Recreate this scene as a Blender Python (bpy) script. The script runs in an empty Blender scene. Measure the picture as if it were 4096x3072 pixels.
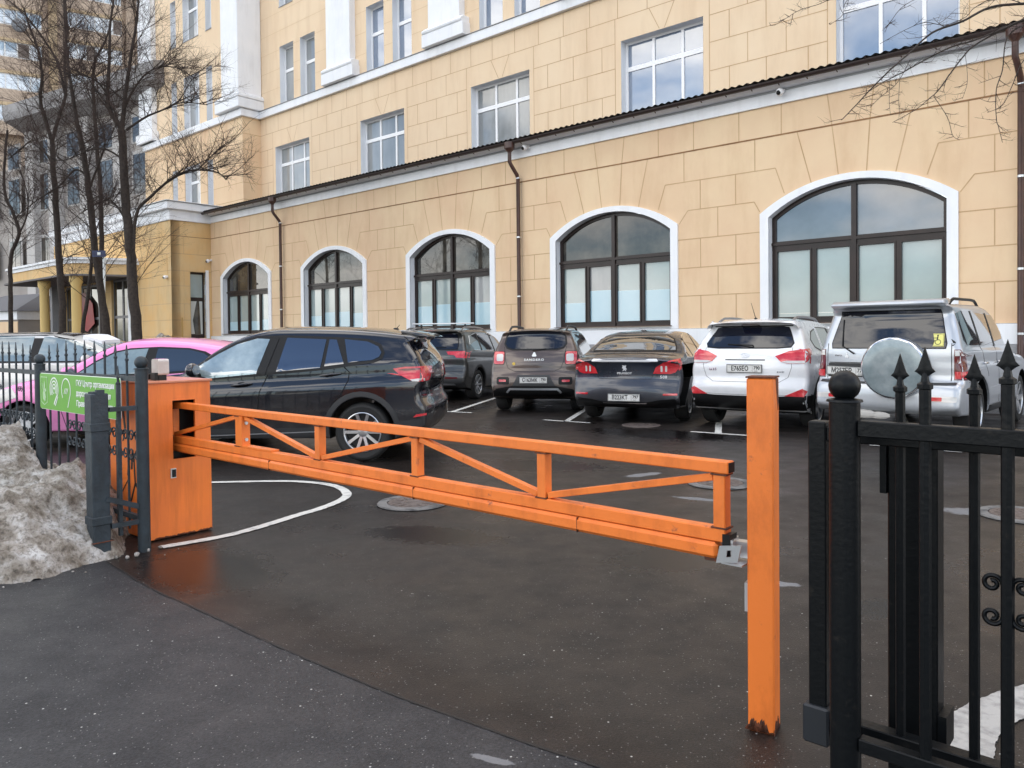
import bpy, bmesh, math, random
from mathutils import Vector, Matrix, noise
from mathutils.bvhtree import BVHTree
from mathutils.geometry import tessellate_polygon
random.seed(7)
R = math.radians
SC = bpy.context.scene
COL = SC.collection

# ---------------------------------------------------------------- camera
cd = bpy.data.cameras.new('camera'); cam = bpy.data.objects.new('camera', cd); COL.objects.link(cam)
cd.lens = 27.0; cd.sensor_width = 36.0; cd.shift_y = -137/4096; cd.clip_start = 0.05; cd.clip_end = 2000
cam.matrix_world = Matrix.Translation((0, 0, 1.45)) @ Matrix.Rotation(R(89.0), 4, 'X') @ Matrix.Rotation(R(-0.6), 4, 'Z')
SC.camera = cam

# ---------------------------------------------------------------- world, sun, exposure
SUN_AZ, SUN_EL = R(58), R(42)          # compass direction the light comes from (0 = +Y, clockwise)
W = bpy.data.worlds.new('World'); SC.world = W; W.use_nodes = True
nt = W.node_tree; bg = nt.nodes['Background']
sky = nt.nodes.new('ShaderNodeTexSky'); sky.sky_type = 'NISHITA'; sky.sun_disc = False
sky.sun_elevation = SUN_EL; sky.sun_rotation = SUN_AZ
sky.air_density = 1.0; sky.dust_density = 1.5
tc = nt.nodes.new('ShaderNodeTexCoord')
mp = nt.nodes.new('ShaderNodeMapping'); mp.inputs['Scale'].default_value = (1.1, 1.1, 3.2)
nz = nt.nodes.new('ShaderNodeTexNoise'); nz.inputs['Scale'].default_value = 2.0; nz.inputs['Detail'].default_value = 7; nz.inputs['Roughness'].default_value = .58
cr = nt.nodes.new('ShaderNodeValToRGB'); cr.color_ramp.elements[0].position = .46; cr.color_ramp.elements[1].position = .60
mx = nt.nodes.new('ShaderNodeMix'); mx.data_type = 'RGBA'
cl = nt.nodes.new('ShaderNodeRGB'); cl.outputs[0].default_value = (11.2, 10.8, 10.2, 1)
nt.links.new(tc.outputs['Generated'], mp.inputs[0]); nt.links.new(mp.outputs[0], nz.inputs[0])
nt.links.new(nz.outputs[0], cr.inputs[0]); nt.links.new(cr.outputs[0], mx.inputs[0])
nt.links.new(sky.outputs[0], mx.inputs[6]); nt.links.new(cl.outputs[0], mx.inputs[7])
nt.links.new(mx.outputs[2], bg.inputs[0]); bg.inputs[1].default_value = 0.15
sl = bpy.data.lights.new('sun', 'SUN'); sl.energy = 2.5; sl.angle = R(2); sl.color = (1, .95, .88)
sun = bpy.data.objects.new('sun', sl); COL.objects.link(sun)
sd = Vector((math.sin(SUN_AZ)*math.cos(SUN_EL), math.cos(SUN_AZ)*math.cos(SUN_EL), math.sin(SUN_EL)))
sun.rotation_euler = sd.to_track_quat('Z', 'Y').to_euler(); sun.location = (0, 0, 30)
SC.view_settings.view_transform = 'Standard'; SC.view_settings.look = 'None'
SC.view_settings.exposure = 1.15; SC.view_settings.gamma = 1

# ---------------------------------------------------------------- frames of reference
# every local frame below: X runs along the facade towards the right, Y into the building, Z up
UX = Vector((.7545, -.6563, 0)); NY = Vector((.6563, .7545, 0))
ANG = math.atan2(-.6563, .7545)
def wp(x, n, z=0): return UX*x + NY*n + Vector((0, 0, z))

# ---------------------------------------------------------------- materials
MATS = {}
def mat(name, col, rough=.6, metal=0, coat=0, spec=.5, noise_amt=0, nscale=8, col2=None, bump=0, bscale=60, rough2=None, ior=None, stretch=None, obj=True, detail=5, ramp=(.35, .65), trans=0, emit=None):
    if name in MATS: return MATS[name]
    m = bpy.data.materials.new(name); m.use_nodes = True; t = m.node_tree; b = t.nodes['Principled BSDF']
    c4 = tuple(col)+(1,)
    b.inputs['Base Color'].default_value = c4; b.inputs['Roughness'].default_value = rough; b.inputs['Metallic'].default_value = metal
    b.inputs['Coat Weight'].default_value = coat; b.inputs['Coat Roughness'].default_value = .03; b.inputs['Specular IOR Level'].default_value = spec
    if ior: b.inputs['IOR'].default_value = ior
    if trans: b.inputs['Transmission Weight'].default_value = trans
    if emit: b.inputs['Emission Color'].default_value = tuple(emit)+(1,); b.inputs['Emission Strength'].default_value = 1
    tcn = t.nodes.new('ShaderNodeTexCoord'); src = tcn.outputs['Object']
    if stretch:
        mpn = t.nodes.new('ShaderNodeMapping'); mpn.inputs['Scale'].default_value = stretch; t.links.new(src, mpn.inputs[0]); src = mpn.outputs[0]
    if col2 is not None or rough2 is not None:
        n = t.nodes.new('ShaderNodeTexNoise'); n.inputs['Scale'].default_value = nscale; n.inputs['Detail'].default_value = detail; n.inputs['Roughness'].default_value = .6
        t.links.new(src, n.inputs[0])
        r = t.nodes.new('ShaderNodeValToRGB'); r.color_ramp.elements[0].position = ramp[0]; r.color_ramp.elements[1].position = ramp[1]
        t.links.new(n.outputs[0], r.inputs[0])
        if col2 is not None:
            r2 = t.nodes.new('ShaderNodeMix'); r2.data_type = 'RGBA'; r2.inputs[6].default_value = c4; r2.inputs[7].default_value = tuple(col2)+(1,)
            t.links.new(r.outputs[0], r2.inputs[0]); t.links.new(r2.outputs[2], b.inputs['Base Color'])
        if rough2 is not None:
            mr = t.nodes.new('ShaderNodeMapRange'); mr.inputs[3].default_value = rough; mr.inputs[4].default_value = rough2
            t.links.new(r.outputs[0], mr.inputs[0]); t.links.new(mr.outputs[0], b.inputs['Roughness'])
    if bump:
        n2 = t.nodes.new('ShaderNodeTexNoise'); n2.inputs['Scale'].default_value = bscale; n2.inputs['Detail'].default_value = 4
        t.links.new(tcn.outputs['Object'], n2.inputs[0]); bp = t.nodes.new('ShaderNodeBump'); bp.inputs['Strength'].default_value = bump; bp.inputs['Distance'].default_value = .01
        t.links.new(n2.outputs[0], bp.inputs['Height']); t.links.new(bp.outputs[0], b.inputs['Normal'])
    MATS[name] = m; return m

STUCCO = mat('ochre_stucco', (.74, .515, .33), .85, col2=(.81, .62, .40), nscale=.45, bump=.25, bscale=90, ramp=(.3, .7))
STUCCO2 = mat('pale_ochre_stucco', (.80, .605, .41), .85, col2=(.84, .665, .465), nscale=.5, bump=.25, bscale=90, ramp=(.3, .7))
STUCCO3 = mat('deep_ochre_stucco', (.74, .47, .20), .85, col2=(.70, .51, .27), nscale=.9, bump=.3, bscale=70, ramp=(.3, .7))
GROOVE = mat('groove', (.50, .32, .17), .9, col2=(.60, .41, .24), nscale=1.5)
GROOVE_D = mat('groove_dark', (.22, .11, .05), .9, col2=(.34, .19, .09), nscale=2)
WHITE = mat('white_paint', (.88, .89, .91), .6, col2=(.83, .85, .88), nscale=1.2, bump=.1)
PVC = mat('white_plastic_frame', (.90, .90, .91), .4)
BROWN = mat('brown_plastic_frame', (.018, .011, .010), .3, spec=.35, col2=(.028, .016, .014), nscale=3)
GUT = mat('dark_gutter', (.032, .02, .018), .35)
DOWN = mat('brown_metal', (.085, .038, .028), .35, col2=(.06, .03, .024), nscale=5)
GRANITE = mat('granite', (.36, .36, .37), .7, col2=(.26, .26, .27), nscale=30)
ROOFM = mat('roof_sheet', (.035, .025, .022), .4)
G_DARK = mat('dark_window_glass', (.025, .024, .022), .02, spec=.5, coat=.5, col2=(.10, .088, .07), nscale=1.3, ramp=(.42, .68), ior=1.5)
G_SKY = mat('sky_window_glass', (.07, .085, .10), .03, spec=.8, coat=.6, ior=1.6, col2=(.16, .19, .23), nscale=.35)
G_BLUE = mat('sky_blue_window_glass', (.12, .17, .26), .03, spec=.9, coat=1, ior=1.8, col2=(.25, .30, .38), nscale=.35)  # blue of the reflected sky is put into the glass colour
G_BLIND = mat('blind_window_glass', (.30, .375, .375), .06, coat=.8, col2=(.28, .34, .34), nscale=1.4, spec=.8)
G_FILM = mat('blue_film_glass', (.36, .55, .64), .08, coat=.6, col2=(.43, .60, .67), nscale=.8)
G_UP = mat('grey_window_glass', (.22, .235, .24), .03, coat=.6, ior=1.6, col2=(.38, .39, .39), nscale=.7, stretch=(1, 1, .3))
ORANGE = mat('orange_paint', (.84, .20, .028), .38, coat=.15, col2=(.72, .16, .03), nscale=3, bump=.06, bscale=40, ramp=(.4, .8))
RUST = mat('rust', (.16, .045, .018), .8, col2=(.05, .02, .012), nscale=40)
def worn_orange():
    m = mat('worn_orange_paint', (.80, .215, .045), .42, coat=.1, bump=.08, bscale=50)
    t = m.node_tree; b = t.nodes['Principled BSDF']
    tcn = t.nodes.new('ShaderNodeTexCoord'); n = t.nodes.new('ShaderNodeTexNoise'); n.inputs['Scale'].default_value = 16; n.inputs['Detail'].default_value = 9; n.inputs['Roughness'].default_value = .72
    t.links.new(tcn.outputs['Object'], n.inputs[0])
    n3 = t.nodes.new('ShaderNodeTexNoise'); n3.inputs['Scale'].default_value = 2.5; t.links.new(tcn.outputs['Object'], n3.inputs[0])
    ad = t.nodes.new('ShaderNodeMath'); ad.operation = 'MULTIPLY_ADD'; ad.inputs[1].default_value = .35; t.links.new(n3.outputs[0], ad.inputs[0]); t.links.new(n.outputs[0], ad.inputs[2])
    r = t.nodes.new('ShaderNodeValToRGB'); e = r.color_ramp.elements; e[0].position = .80; e[0].color = (.82, .20, .03, 1); e[1].position = .93; e[1].color = (.16, .05, .02, 1)
    x = e.new(.86); x.color = (.55, .14, .04, 1)
    t.links.new(ad.outputs[0], r.inputs[0]); t.links.new(r.outputs[0], b.inputs['Base Color']); return m
WORN = worn_orange()
def grime(m, amt=.35, sc=(9, 9, 1.2), dark=(.45, .36, .30)):
    t = m.node_tree; b = t.nodes['Principled BSDF']; N = t.nodes.new; K = t.links.new; tcn = N('ShaderNodeTexCoord'); mp_ = N('ShaderNodeMapping'); mp_.inputs['Scale'].default_value = sc; K(tcn.outputs['Object'], mp_.inputs[0])
    n = N('ShaderNodeTexNoise'); n.inputs['Scale'].default_value = 1; n.inputs['Detail'].default_value = 8; n.inputs['Roughness'].default_value = .65; K(mp_.outputs[0], n.inputs[0])
    r = N('ShaderNodeValToRGB'); r.color_ramp.elements[0].position = .48; r.color_ramp.elements[0].color = (1, 1, 1, 1); r.color_ramp.elements[1].position = .72; r.color_ramp.elements[1].color = tuple(dark)+(1,); K(n.outputs[0], r.inputs[0])
    x = N('ShaderNodeMix'); x.data_type = 'RGBA'; x.blend_type = 'MULTIPLY'; x.inputs[0].default_value = amt; K(b.inputs['Base Color'].links[0].from_socket, x.inputs[6]); K(r.outputs[0], x.inputs[7]); K(x.outputs[2], b.inputs['Base Color'])
grime(WORN, .5, (7, 7, 3)); grime(ORANGE, .45, (10, 10, 1)); grime(STUCCO, .34, (1.6, 1.6, .35), (.72, .62, .52)); grime(STUCCO2, .30, (1.8, 1.8, .3), (.72, .64, .56)); grime(STUCCO3, .4, (2, 2, .5), (.62, .6, .6)); grime(WHITE, .3, (3, 3, .5), (.7, .68, .66)); grime(GRANITE, .3, (1, 1, 2), (.6, .6, .6))
grime(DOWN, .5, (14, 14, 2), (.5, .45, .4))
FENCE = mat('blue_grey_fence_paint', (.034, .047, .058), .5, spec=.35, col2=(.025, .033, .04), nscale=12, bump=.3, bscale=45)
grime(FENCE, .6, (12, 12, 4), (.55, .5, .42))
BLACKP = mat('black_fence_paint', (.0035, .0045, .0055), .40, spec=.22, col2=(.013, .012, .011), nscale=22, bump=.14, bscale=60, ramp=(.62, .72))
SIGNG = mat('sign_green', (.13, .38, .035), .35)
WHT = mat('white_print', (.8, .82, .8), .5)
STEEL = mat('galvanised_steel', (.62, .64, .66), .3, metal=.8)
CHROME = mat('chrome', (.75, .76, .78), .12, metal=1)
RUBBER = mat('tyre_rubber', (.018, .018, .018), .75, bump=.2, bscale=40)
BLACK = mat('black_plastic', (.007, .007, .0075), .42, spec=.3)
DGREY = mat('dark_grey_plastic', (.035, .036, .038), .55)
CARGLASS = mat('tinted_car_glass', (.006, .008, .016), .02, coat=.5, ior=1.5, spec=.5)
BADGE = mat('badge_metal', (.74, .75, .77), .3, metal=.15, coat=.5)
CARGLASSL = mat('clear_car_glass', (.10, .14, .145), .02, coat=1, ior=1.7, spec=1, col2=(.26, .33, .33), nscale=1.6)
CARGLASSS = mat('tinted_side_car_glass', (.010, .014, .022), .015, coat=1, ior=1.7, spec=.8)
REDL = mat('red_lamp', (.50, .012, .02), .12, coat=1, col2=(.68, .05, .06), nscale=9)
REDD = mat('dark_red_lamp', (.11, .006, .01), .1, coat=1)
WLAMP = mat('clear_lamp', (.62, .6, .58), .15, coat=1)
ALLOY = mat('alloy', (.60, .61, .62), .28, metal=.85)
ALLOYD = mat('dark_disc', (.04, .04, .04), .6)
PLATE = mat('plate_white', (.72, .72, .70), .5, col2=(.6, .59, .56), nscale=30)
INK = mat('ink', (.02, .02, .02), .5)
BARK = mat('bark', (.022, .016, .013), .9, col2=(.050, .037, .029), nscale=14)
BARK2 = mat('twig_bark', (.045, .025, .019), .85)
LINE = mat('road_paint', (.62, .62, .58), .7, col2=(.34, .34, .33), nscale=9, detail=9, ramp=(.5, .72))
STRIPE = mat('worn_road_paint', (.40, .39, .37), .75, col2=(.20, .19, .185), nscale=14, detail=10, ramp=(.46, .70), bump=.3, bscale=60)
HOLLOW = mat('hollow_shade', (.012, .008, .007), .9)
CAST = mat('cast_iron', (.10, .08, .07), .55, metal=.3, col2=(.16, .13, .12), nscale=25, bump=.5, bscale=40)
PATCH = mat('light_concrete_ring', (.17, .165, .16), .8, col2=(.07, .07, .07), nscale=6, ramp=(.45, .6))

def paint(name, col, metal=.35, rough=.28, dirt=None):
    m = mat(name, col, rough, metal=metal, coat=1, col2=dirt, nscale=1.6, ramp=(.5, .9))
    t = m.node_tree; b = t.nodes['Principled BSDF']; N = t.nodes.new; K = t.links.new     # road salt and dust on the lower panels
    tcn = N('ShaderNodeTexCoord'); sx = N('ShaderNodeSeparateXYZ'); K(tcn.outputs['Object'], sx.inputs[0])
    mr = N('ShaderNodeMapRange'); mr.inputs[1].default_value = .75; mr.inputs[2].default_value = .22; mr.inputs[3].default_value = .06; mr.inputs[4].default_value = .75; K(sx.outputs[2], mr.inputs[0])
    n = N('ShaderNodeTexNoise'); n.inputs['Scale'].default_value = 7; n.inputs['Detail'].default_value = 8; n.inputs['Roughness'].default_value = .7; K(tcn.outputs['Object'], n.inputs[0])
    mu = N('ShaderNodeMath'); mu.operation = 'MULTIPLY'; K(mr.outputs[0], mu.inputs[0]); K(n.outputs[0], mu.inputs[1])
    x = N('ShaderNodeMix'); x.data_type = 'RGBA'; K(mu.outputs[0], x.inputs[0]); x.inputs[6].default_value = tuple(col)+(1,); x.inputs[7].default_value = (.15, .135, .12, 1)
    src = b.inputs['Base Color'].links
    if src: K(src[0].from_socket, x.inputs[6])
    K(x.outputs[2], b.inputs['Base Color'])
    r = N('ShaderNodeMapRange'); r.inputs[3].default_value = 1; r.inputs[4].default_value = .1; r.inputs[2].default_value = .5; K(mu.outputs[0], r.inputs[0]); K(r.outputs[0], b.inputs['Coat Weight'])
    r2 = N('ShaderNodeMapRange'); r2.inputs[3].default_value = rough; r2.inputs[4].default_value = .7; r2.inputs[2].default_value = .5; K(mu.outputs[0], r2.inputs[0]); K(r2.outputs[0], b.inputs['Roughness'])
    return m

# ---------------------------------------------------------------- mesh helpers
def tag(o, label=None, cat=None, group=None, kind=None):
    if label: o['label'] = label
    if cat: o['category'] = cat
    if group: o['group'] = group
    if kind: o['kind'] = kind
    return o
def empty(name, label, cat, loc=(0, 0, 0), rz=0, group=None):
    o = bpy.data.objects.new(name, None); o.empty_display_size = .2; COL.objects.link(o); o.location = loc; o.rotation_euler = (0, 0, rz)
    return tag(o, label, cat, group)

class MB:
    def __init__(s): s.v = []; s.f = []; s.mi = []; s.m = []
    def slot(s, m):
        if m not in s.m: s.m.append(m)
        return s.m.index(m)
    def add(s, vs, fs, m):
        k = len(s.v); i = s.slot(m); s.v += [tuple(v) for v in vs]; s.f += [tuple(a+k for a in f) for f in fs]; s.mi += [i]*len(fs); return s
    def box(s, x0, x1, y0, y1, z0, z1, m, T=None):
        v = [(x0,y0,z0),(x1,y0,z0),(x1,y1,z0),(x0,y1,z0),(x0,y0,z1),(x1,y0,z1),(x1,y1,z1),(x0,y1,z1)]
        if T: v = [T @ Vector(p) for p in v]
        return s.add(v, [(0,3,2,1),(4,5,6,7),(0,1,5,4),(1,2,6,5),(2,3,7,6),(3,0,4,7)], m)
    def bar(s, a, b, w, h, m, up=(0, 0, 1)):
        a = Vector(a); b = Vector(b); d = b-a; L = d.length; d.normalize(); up = Vector(up)
        x = d.cross(up)
        if x.length < 1e-4: x = d.cross(Vector((0, 1, 0)))
        x.normalize(); y = x.cross(d).normalized()
        v = []
        for p in (a, b):
            for sx, sy in ((-1,-1),(1,-1),(1,1),(-1,1)): v.append(p + x*(sx*w/2) + y*(sy*h/2))
        return s.add(v, [(0,1,2,3),(7,6,5,4),(0,4,5,1),(1,5,6,2),(2,6,7,3),(3,7,4,0)], m)
    def tube(s, pts, rs, m, n=8, caps=True):
        pts = [Vector(p) for p in pts]
        if not hasattr(rs, '__len__'): rs = [rs]*len(pts)
        v = []; f = []; last = None
        for i, p in enumerate(pts):
            d = (pts[min(i+1, len(pts)-1)] - pts[max(i-1, 0)])
            if d.length < 1e-9: d = Vector((0, 0, 1))
            d.normalize()
            if last is None:
                a = d.cross(Vector((0, 0, 1)));
                if a.length < 1e-3: a = d.cross(Vector((1, 0, 0)))
            else: a = last - d*last.dot(d)
            if a.length < 1e-6: a = d.orthogonal()
            a.normalize(); last = a; b = d.cross(a)
            for k in range(n):
                t = 2*math.pi*k/n; v.append(p + (a*math.cos(t) + b*math.sin(t))*rs[i])
        for i in range(len(pts)-1):
            for k in range(n): k2 = (k+1) % n; f.append((i*n+k, i*n+k2, (i+1)*n+k2, (i+1)*n+k))
        if caps: f.append(tuple(range(n))[::-1]); f.append(tuple(range((len(pts)-1)*n, len(pts)*n)))
        return s.add(v, f, m)
    def lathe(s, prof, m, n=24, T=None, closed=False):
        # profile (r, z) around local Z
        v = []; f = []; P = len(prof)
        for k in range(n):
            t = 2*math.pi*k/n
            for r, z in prof:
                p = Vector((r*math.cos(t), r*math.sin(t), z)); v.append(T @ p if T else p)
        for k in range(n):
            k2 = (k+1) % n
            for i in range(P if closed else P-1):
                j = (i+1) % P; f.append((k*P+i, k2*P+i, k2*P+j, k*P+j))
        return s.add(v, f, m)
    def prism(s, poly, y0, y1, m, plane='xz', T=None, holes=()):
        # extrude polygon (with holes) lying in xz (or yz, xy) along the remaining axis
        rings = [list(poly)] + [list(h) for h in holes]
        def P(a, b, c):
            p = {'xz': (a, c, b), 'yz': (c, a, b), 'xy': (a, b, c)}[plane]
            return T @ Vector(p) if T else Vector(p)
        flat = [q for r in rings for q in r]
        tris = tessellate_polygon([[Vector((a, b, 0)) for a, b in r] for r in rings])
        n = len(flat); v = [P(a, b, y0) for a, b in flat] + [P(a, b, y1) for a, b in flat]
        f = [tuple(t) for t in tris] + [tuple(i+n for i in t)[::-1] for t in tris]; k = 0
        for r in rings:
            L = len(r)
            for i in range(L): j = (i+1) % L; f.append((k+i, k+j, k+j+n, k+i+n))
            k += L
        return s.add(v, f, m)
    def sphere(s, c, r, m, n=16, sc=(1, 1, 1)):
        c = Vector(c); v = []; f = []; h = n//2
        for i in range(h+1):
            a = math.pi*i/h
            for k in range(n):
                b = 2*math.pi*k/n; v.append(c + Vector((r*math.sin(a)*math.cos(b)*sc[0], r*math.sin(a)*math.sin(b)*sc[1], r*math.cos(a)*sc[2])))
        for i in range(h):
            for k in range(n): k2 = (k+1) % n; f.append((i*n+k, (i+1)*n+k, (i+1)*n+k2, i*n+k2))
        return s.add(v, f, m)
    def mesh(s, name):
        me = bpy.data.meshes.new(name); me.from_pydata(s.v, [], s.f)
        for m in s.m: me.materials.append(m)
        me.polygons.foreach_set('material_index', s.mi); me.update(); return me
    def build(s, name, parent=None, smooth=None, fix=True, bevel=0):
        me = s.mesh(name)
        if fix or bevel:
            bm = bmesh.new(); bm.from_mesh(me)
            if fix:
                bmesh.ops.remove_doubles(bm, verts=bm.verts, dist=1e-5)
                bmesh.ops.dissolve_degenerate(bm, edges=bm.edges, dist=1e-6)
                bmesh.ops.recalc_face_normals(bm, faces=bm.faces)
            if bevel: 
                es = [e for e in bm.edges if len(e.link_faces) == 2 and e.calc_face_angle(0) > .6]
                bmesh.ops.bevel(bm, geom=es, offset=bevel, segments=1, affect='EDGES')
            bm.to_mesh(me); bm.free()
        if smooth is not None:
            me.polygons.foreach_set('use_smooth', [True]*len(me.polygons)); me.set_sharp_from_angle(angle=R(smooth))
        o = bpy.data.objects.new(name, me); COL.objects.link(o)
        if parent: o.parent = parent
        return o

def text_mesh(txt, size, m, T, name='lettering', parent=None, depth=.002, align='CENTER', sx=1.0, bold=0, spacing=1.0):
    cu = bpy.data.curves.new('t', 'FONT'); cu.body = txt; cu.size = size; cu.align_x = align; cu.align_y = 'CENTER'; cu.extrude = depth; cu.resolution_u = 3
    cu.offset = bold; cu.space_character = spacing
    ob = bpy.data.objects.new('t', cu); COL.objects.link(ob)
    dg = bpy.context.evaluated_depsgraph_get(); dg.update(); me = bpy.data.meshes.new_from_object(ob.evaluated_get(dg)); bpy.data.objects.remove(ob)
    me.materials.clear(); me.materials.append(m); me.transform(T @ Matrix.Diagonal((sx, 1, 1, 1))); me.name = name
    o = bpy.data.objects.new(name, me); COL.objects.link(o); o.parent = parent; return o
def V(*a): return Vector(a)
def basis(o, ex, ey, ez):
    return Matrix(((ex[0], ey[0], ez[0], o[0]), (ex[1], ey[1], ez[1], o[1]), (ex[2], ey[2], ez[2], o[2]), (0, 0, 0, 1)))

# ---------------------------------------------------------------- ground
def asphalt(name, base, dark, rlo, rhi, wet, speck=.8, wets=(), drys=()):
    m = bpy.data.materials.new(name); m.use_nodes = True; t = m.node_tree; b = t.nodes['Principled BSDF']; N = t.nodes.new; L = t.links.new
    tcn = N('ShaderNodeTexCoord'); src = tcn.outputs['Object']
    def noise_(sc, det=5, ro=.6):
        n = N('ShaderNodeTexNoise'); n.inputs['Scale'].default_value = sc; n.inputs['Detail'].default_value = det; n.inputs['Roughness'].default_value = ro; L(src, n.inputs[0]); return n.outputs[0]
    def ramp(inp, a, c, ca=(0, 0, 0, 1), cb=(1, 1, 1, 1)):
        r = N('ShaderNodeValToRGB'); e = r.color_ramp.elements; e[0].position = a; e[1].position = c; e[0].color = ca; e[1].color = cb; L(inp, r.inputs[0]); return r.outputs[0]
    def mixc(f, a, c):
        x = N('ShaderNodeMix'); x.data_type = 'RGBA'
        for i, q in ((0, f), (6, a), (7, c)):
            if hasattr(q, 'is_output') or hasattr(q, 'links'): L(q, x.inputs[i])
            else: x.inputs[i].default_value = q
        return x.outputs[2]
    big = ramp(noise_(.35, 4), .38, .62)          # wet / drier areas
    grain = ramp(noise_(95, 3, .75), .38, .62)
    mid = ramp(noise_(3.2, 6), .3, .75)
    c = mixc(mid, tuple(base)+(1,), tuple(dark)+(1,))
    g = mixc(grain, (.55, .55, .55, 1), (1.5, 1.5, 1.5, 1))
    mu = N('ShaderNodeMix'); mu.data_type = 'RGBA'; mu.blend_type = 'MULTIPLY'; mu.inputs[0].default_value = .8; L(c, mu.inputs[6]); L(g, mu.inputs[7])
    # pale grit sprinkled on the surface
    vo = N('ShaderNodeTexVoronoi'); vo.inputs['Scale'].default_value = 21; L(src, vo.inputs[0])
    dm = ramp(vo.outputs['Distance'], .06, .11, (1, 1, 1, 1), (0, 0, 0, 1))
    sp = ramp(vo.outputs['Color'], .70, .73)
    gm = N('ShaderNodeMath'); gm.operation = 'MULTIPLY'; L(dm, gm.inputs[0]); L(sp, gm.inputs[1])
    pm = ramp(noise_(1.1, 3), .36, .5); gm2 = N('ShaderNodeMath'); gm2.operation = 'MULTIPLY'; L(gm.outputs[0], gm2.inputs[0]); L(pm, gm2.inputs[1])
    vo2 = N('ShaderNodeTexVoronoi'); vo2.inputs['Scale'].default_value = 75; L(src, vo2.inputs[0])
    dm2 = ramp(vo2.outputs['Distance'], .12, .25, (.45, .45, .45, 1), (0, 0, 0, 1)); sp2 = ramp(vo2.outputs['Color'], .68, .74)
    gm3 = N('ShaderNodeMath'); gm3.operation = 'MULTIPLY'; L(dm2, gm3.inputs[0]); L(sp2, gm3.inputs[1])
    ga = N('ShaderNodeMath'); ga.operation = 'MAXIMUM'; L(gm2.outputs[0], ga.inputs[0]); L(gm3.outputs[0], ga.inputs[1])
    c2 = mixc(ga.outputs[0], mu.outputs[2], (speck*.6, speck*.6, speck*.57, 1)); L(c2, b.inputs['Base Color'])
    mr = N('ShaderNodeMapRange'); mr.inputs[3].default_value = rlo; mr.inputs[4].default_value = rhi; L(big, mr.inputs[0])
    ad = N('ShaderNodeMath'); ad.operation = 'ADD'; gr = N('ShaderNodeMath'); gr.operation = 'MULTIPLY'; gr.inputs[1].default_value = .18; L(mid, gr.inputs[0]); L(mr.outputs[0], ad.inputs[0]); L(gr.outputs[0], ad.inputs[1])
    def spots(lst, thr):
        tot = None
        for (x, y, rx, ry, rot) in lst:
            mp_ = N('ShaderNodeMapping'); mp_.vector_type = 'TEXTURE'; mp_.inputs['Location'].default_value = (x, y, 0); mp_.inputs['Rotation'].default_value = (0, 0, rot); mp_.inputs['Scale'].default_value = (rx, ry, 1e6); L(src, mp_.inputs[0])
            ln = N('ShaderNodeVectorMath'); ln.operation = 'LENGTH'; L(mp_.outputs[0], ln.inputs[0])
            mr_ = N('ShaderNodeMapRange'); mr_.inputs[1].default_value = 0; mr_.inputs[2].default_value = 1.25; mr_.inputs[3].default_value = 1; mr_.inputs[4].default_value = 0; L(ln.outputs['Value'], mr_.inputs[0])
            if tot is None: tot = mr_.outputs[0]
            else: mm = N('ShaderNodeMath'); mm.operation = 'MAXIMUM'; L(tot, mm.inputs[0]); L(mr_.outputs[0], mm.inputs[1]); tot = mm.outputs[0]
        ad_ = N('ShaderNodeMath'); ad_.operation = 'MULTIPLY_ADD'; ad_.inputs[1].default_value = .9; ad_.inputs[2].default_value = -.45; L(noise_(9, 6, .7), ad_.inputs[0])
        a2 = N('ShaderNodeMath'); a2.operation = 'ADD'; L(tot, a2.inputs[0]); L(ad_.outputs[0], a2.inputs[1])
        return ramp(a2.outputs[0], *thr)
    ro = ad.outputs[0]
    if wets:
        wm = spots(wets, (.25, .60)); x = N('ShaderNodeMix'); x.data_type = 'FLOAT'; L(wm, x.inputs[0]); L(ro, x.inputs[2]); x.inputs[3].default_value = .10; ro = x.outputs[0]
        dkk = mixc(wm, c2, (.006, .005, .005, 1)); L(dkk, b.inputs['Base Color']); c2 = dkk
    if drys:
        dm_ = spots(drys, (.42, .52)); dc = mixc(dm_, c2, (.17, .17, .175, 1)); L(dc, b.inputs['Base Color'])
        x = N('ShaderNodeMix'); x.data_type = 'FLOAT'; L(dm_, x.inputs[0]); L(ro, x.inputs[2]); x.inputs[3].default_value = .75; ro = x.outputs[0]
    L(ro, b.inputs['Roughness'])
    bp = N('ShaderNodeBump'); bp.inputs['Strength'].default_value = wet; bp.inputs['Distance'].default_value = .006; L(noise_(120, 3, .7), bp.inputs['Height'])
    L(bp.outputs[0], b.inputs['Normal']); b.inputs['Specular IOR Level'].default_value = .34
    return m
YARD = asphalt('wet_dark_asphalt', (.024, .0185, .016), (.0085, .0072, .0068), .20, .44, .30, wets=[(-1.95, 4.85, .75, .42, -.75), (-.6, 5.6, .7, .3, -.3), (1.2, 5.0, .8, .35, .3), (1.95, 4.0, .35, .18, .1), (.2, 8.6, 1.2, .5, -.3), (2.2, 11.2, 1.5, .6, -.6)], drys=[(1.35, 7.95, .34, .11, .5), (1.62, 6.75, .32, .08, -.5), (3.72, 6.15, .42, .2, -.3), (1.52, 4.43, .18, .07, -.2)])
WALK = asphalt('pavement_asphalt', (.034, .034, .0365), (.020, .020, .022), .40, .56, .4, drys=[(.05, 2.45, .16, .045, -.45), (.20, 2.36, .18, .05, -.5), (-.08, 2.60, .12, .03, -.4), (.34, 2.60, .06, .03, -.1), (.1, 2.30, .1, .03, -.6)])

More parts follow.
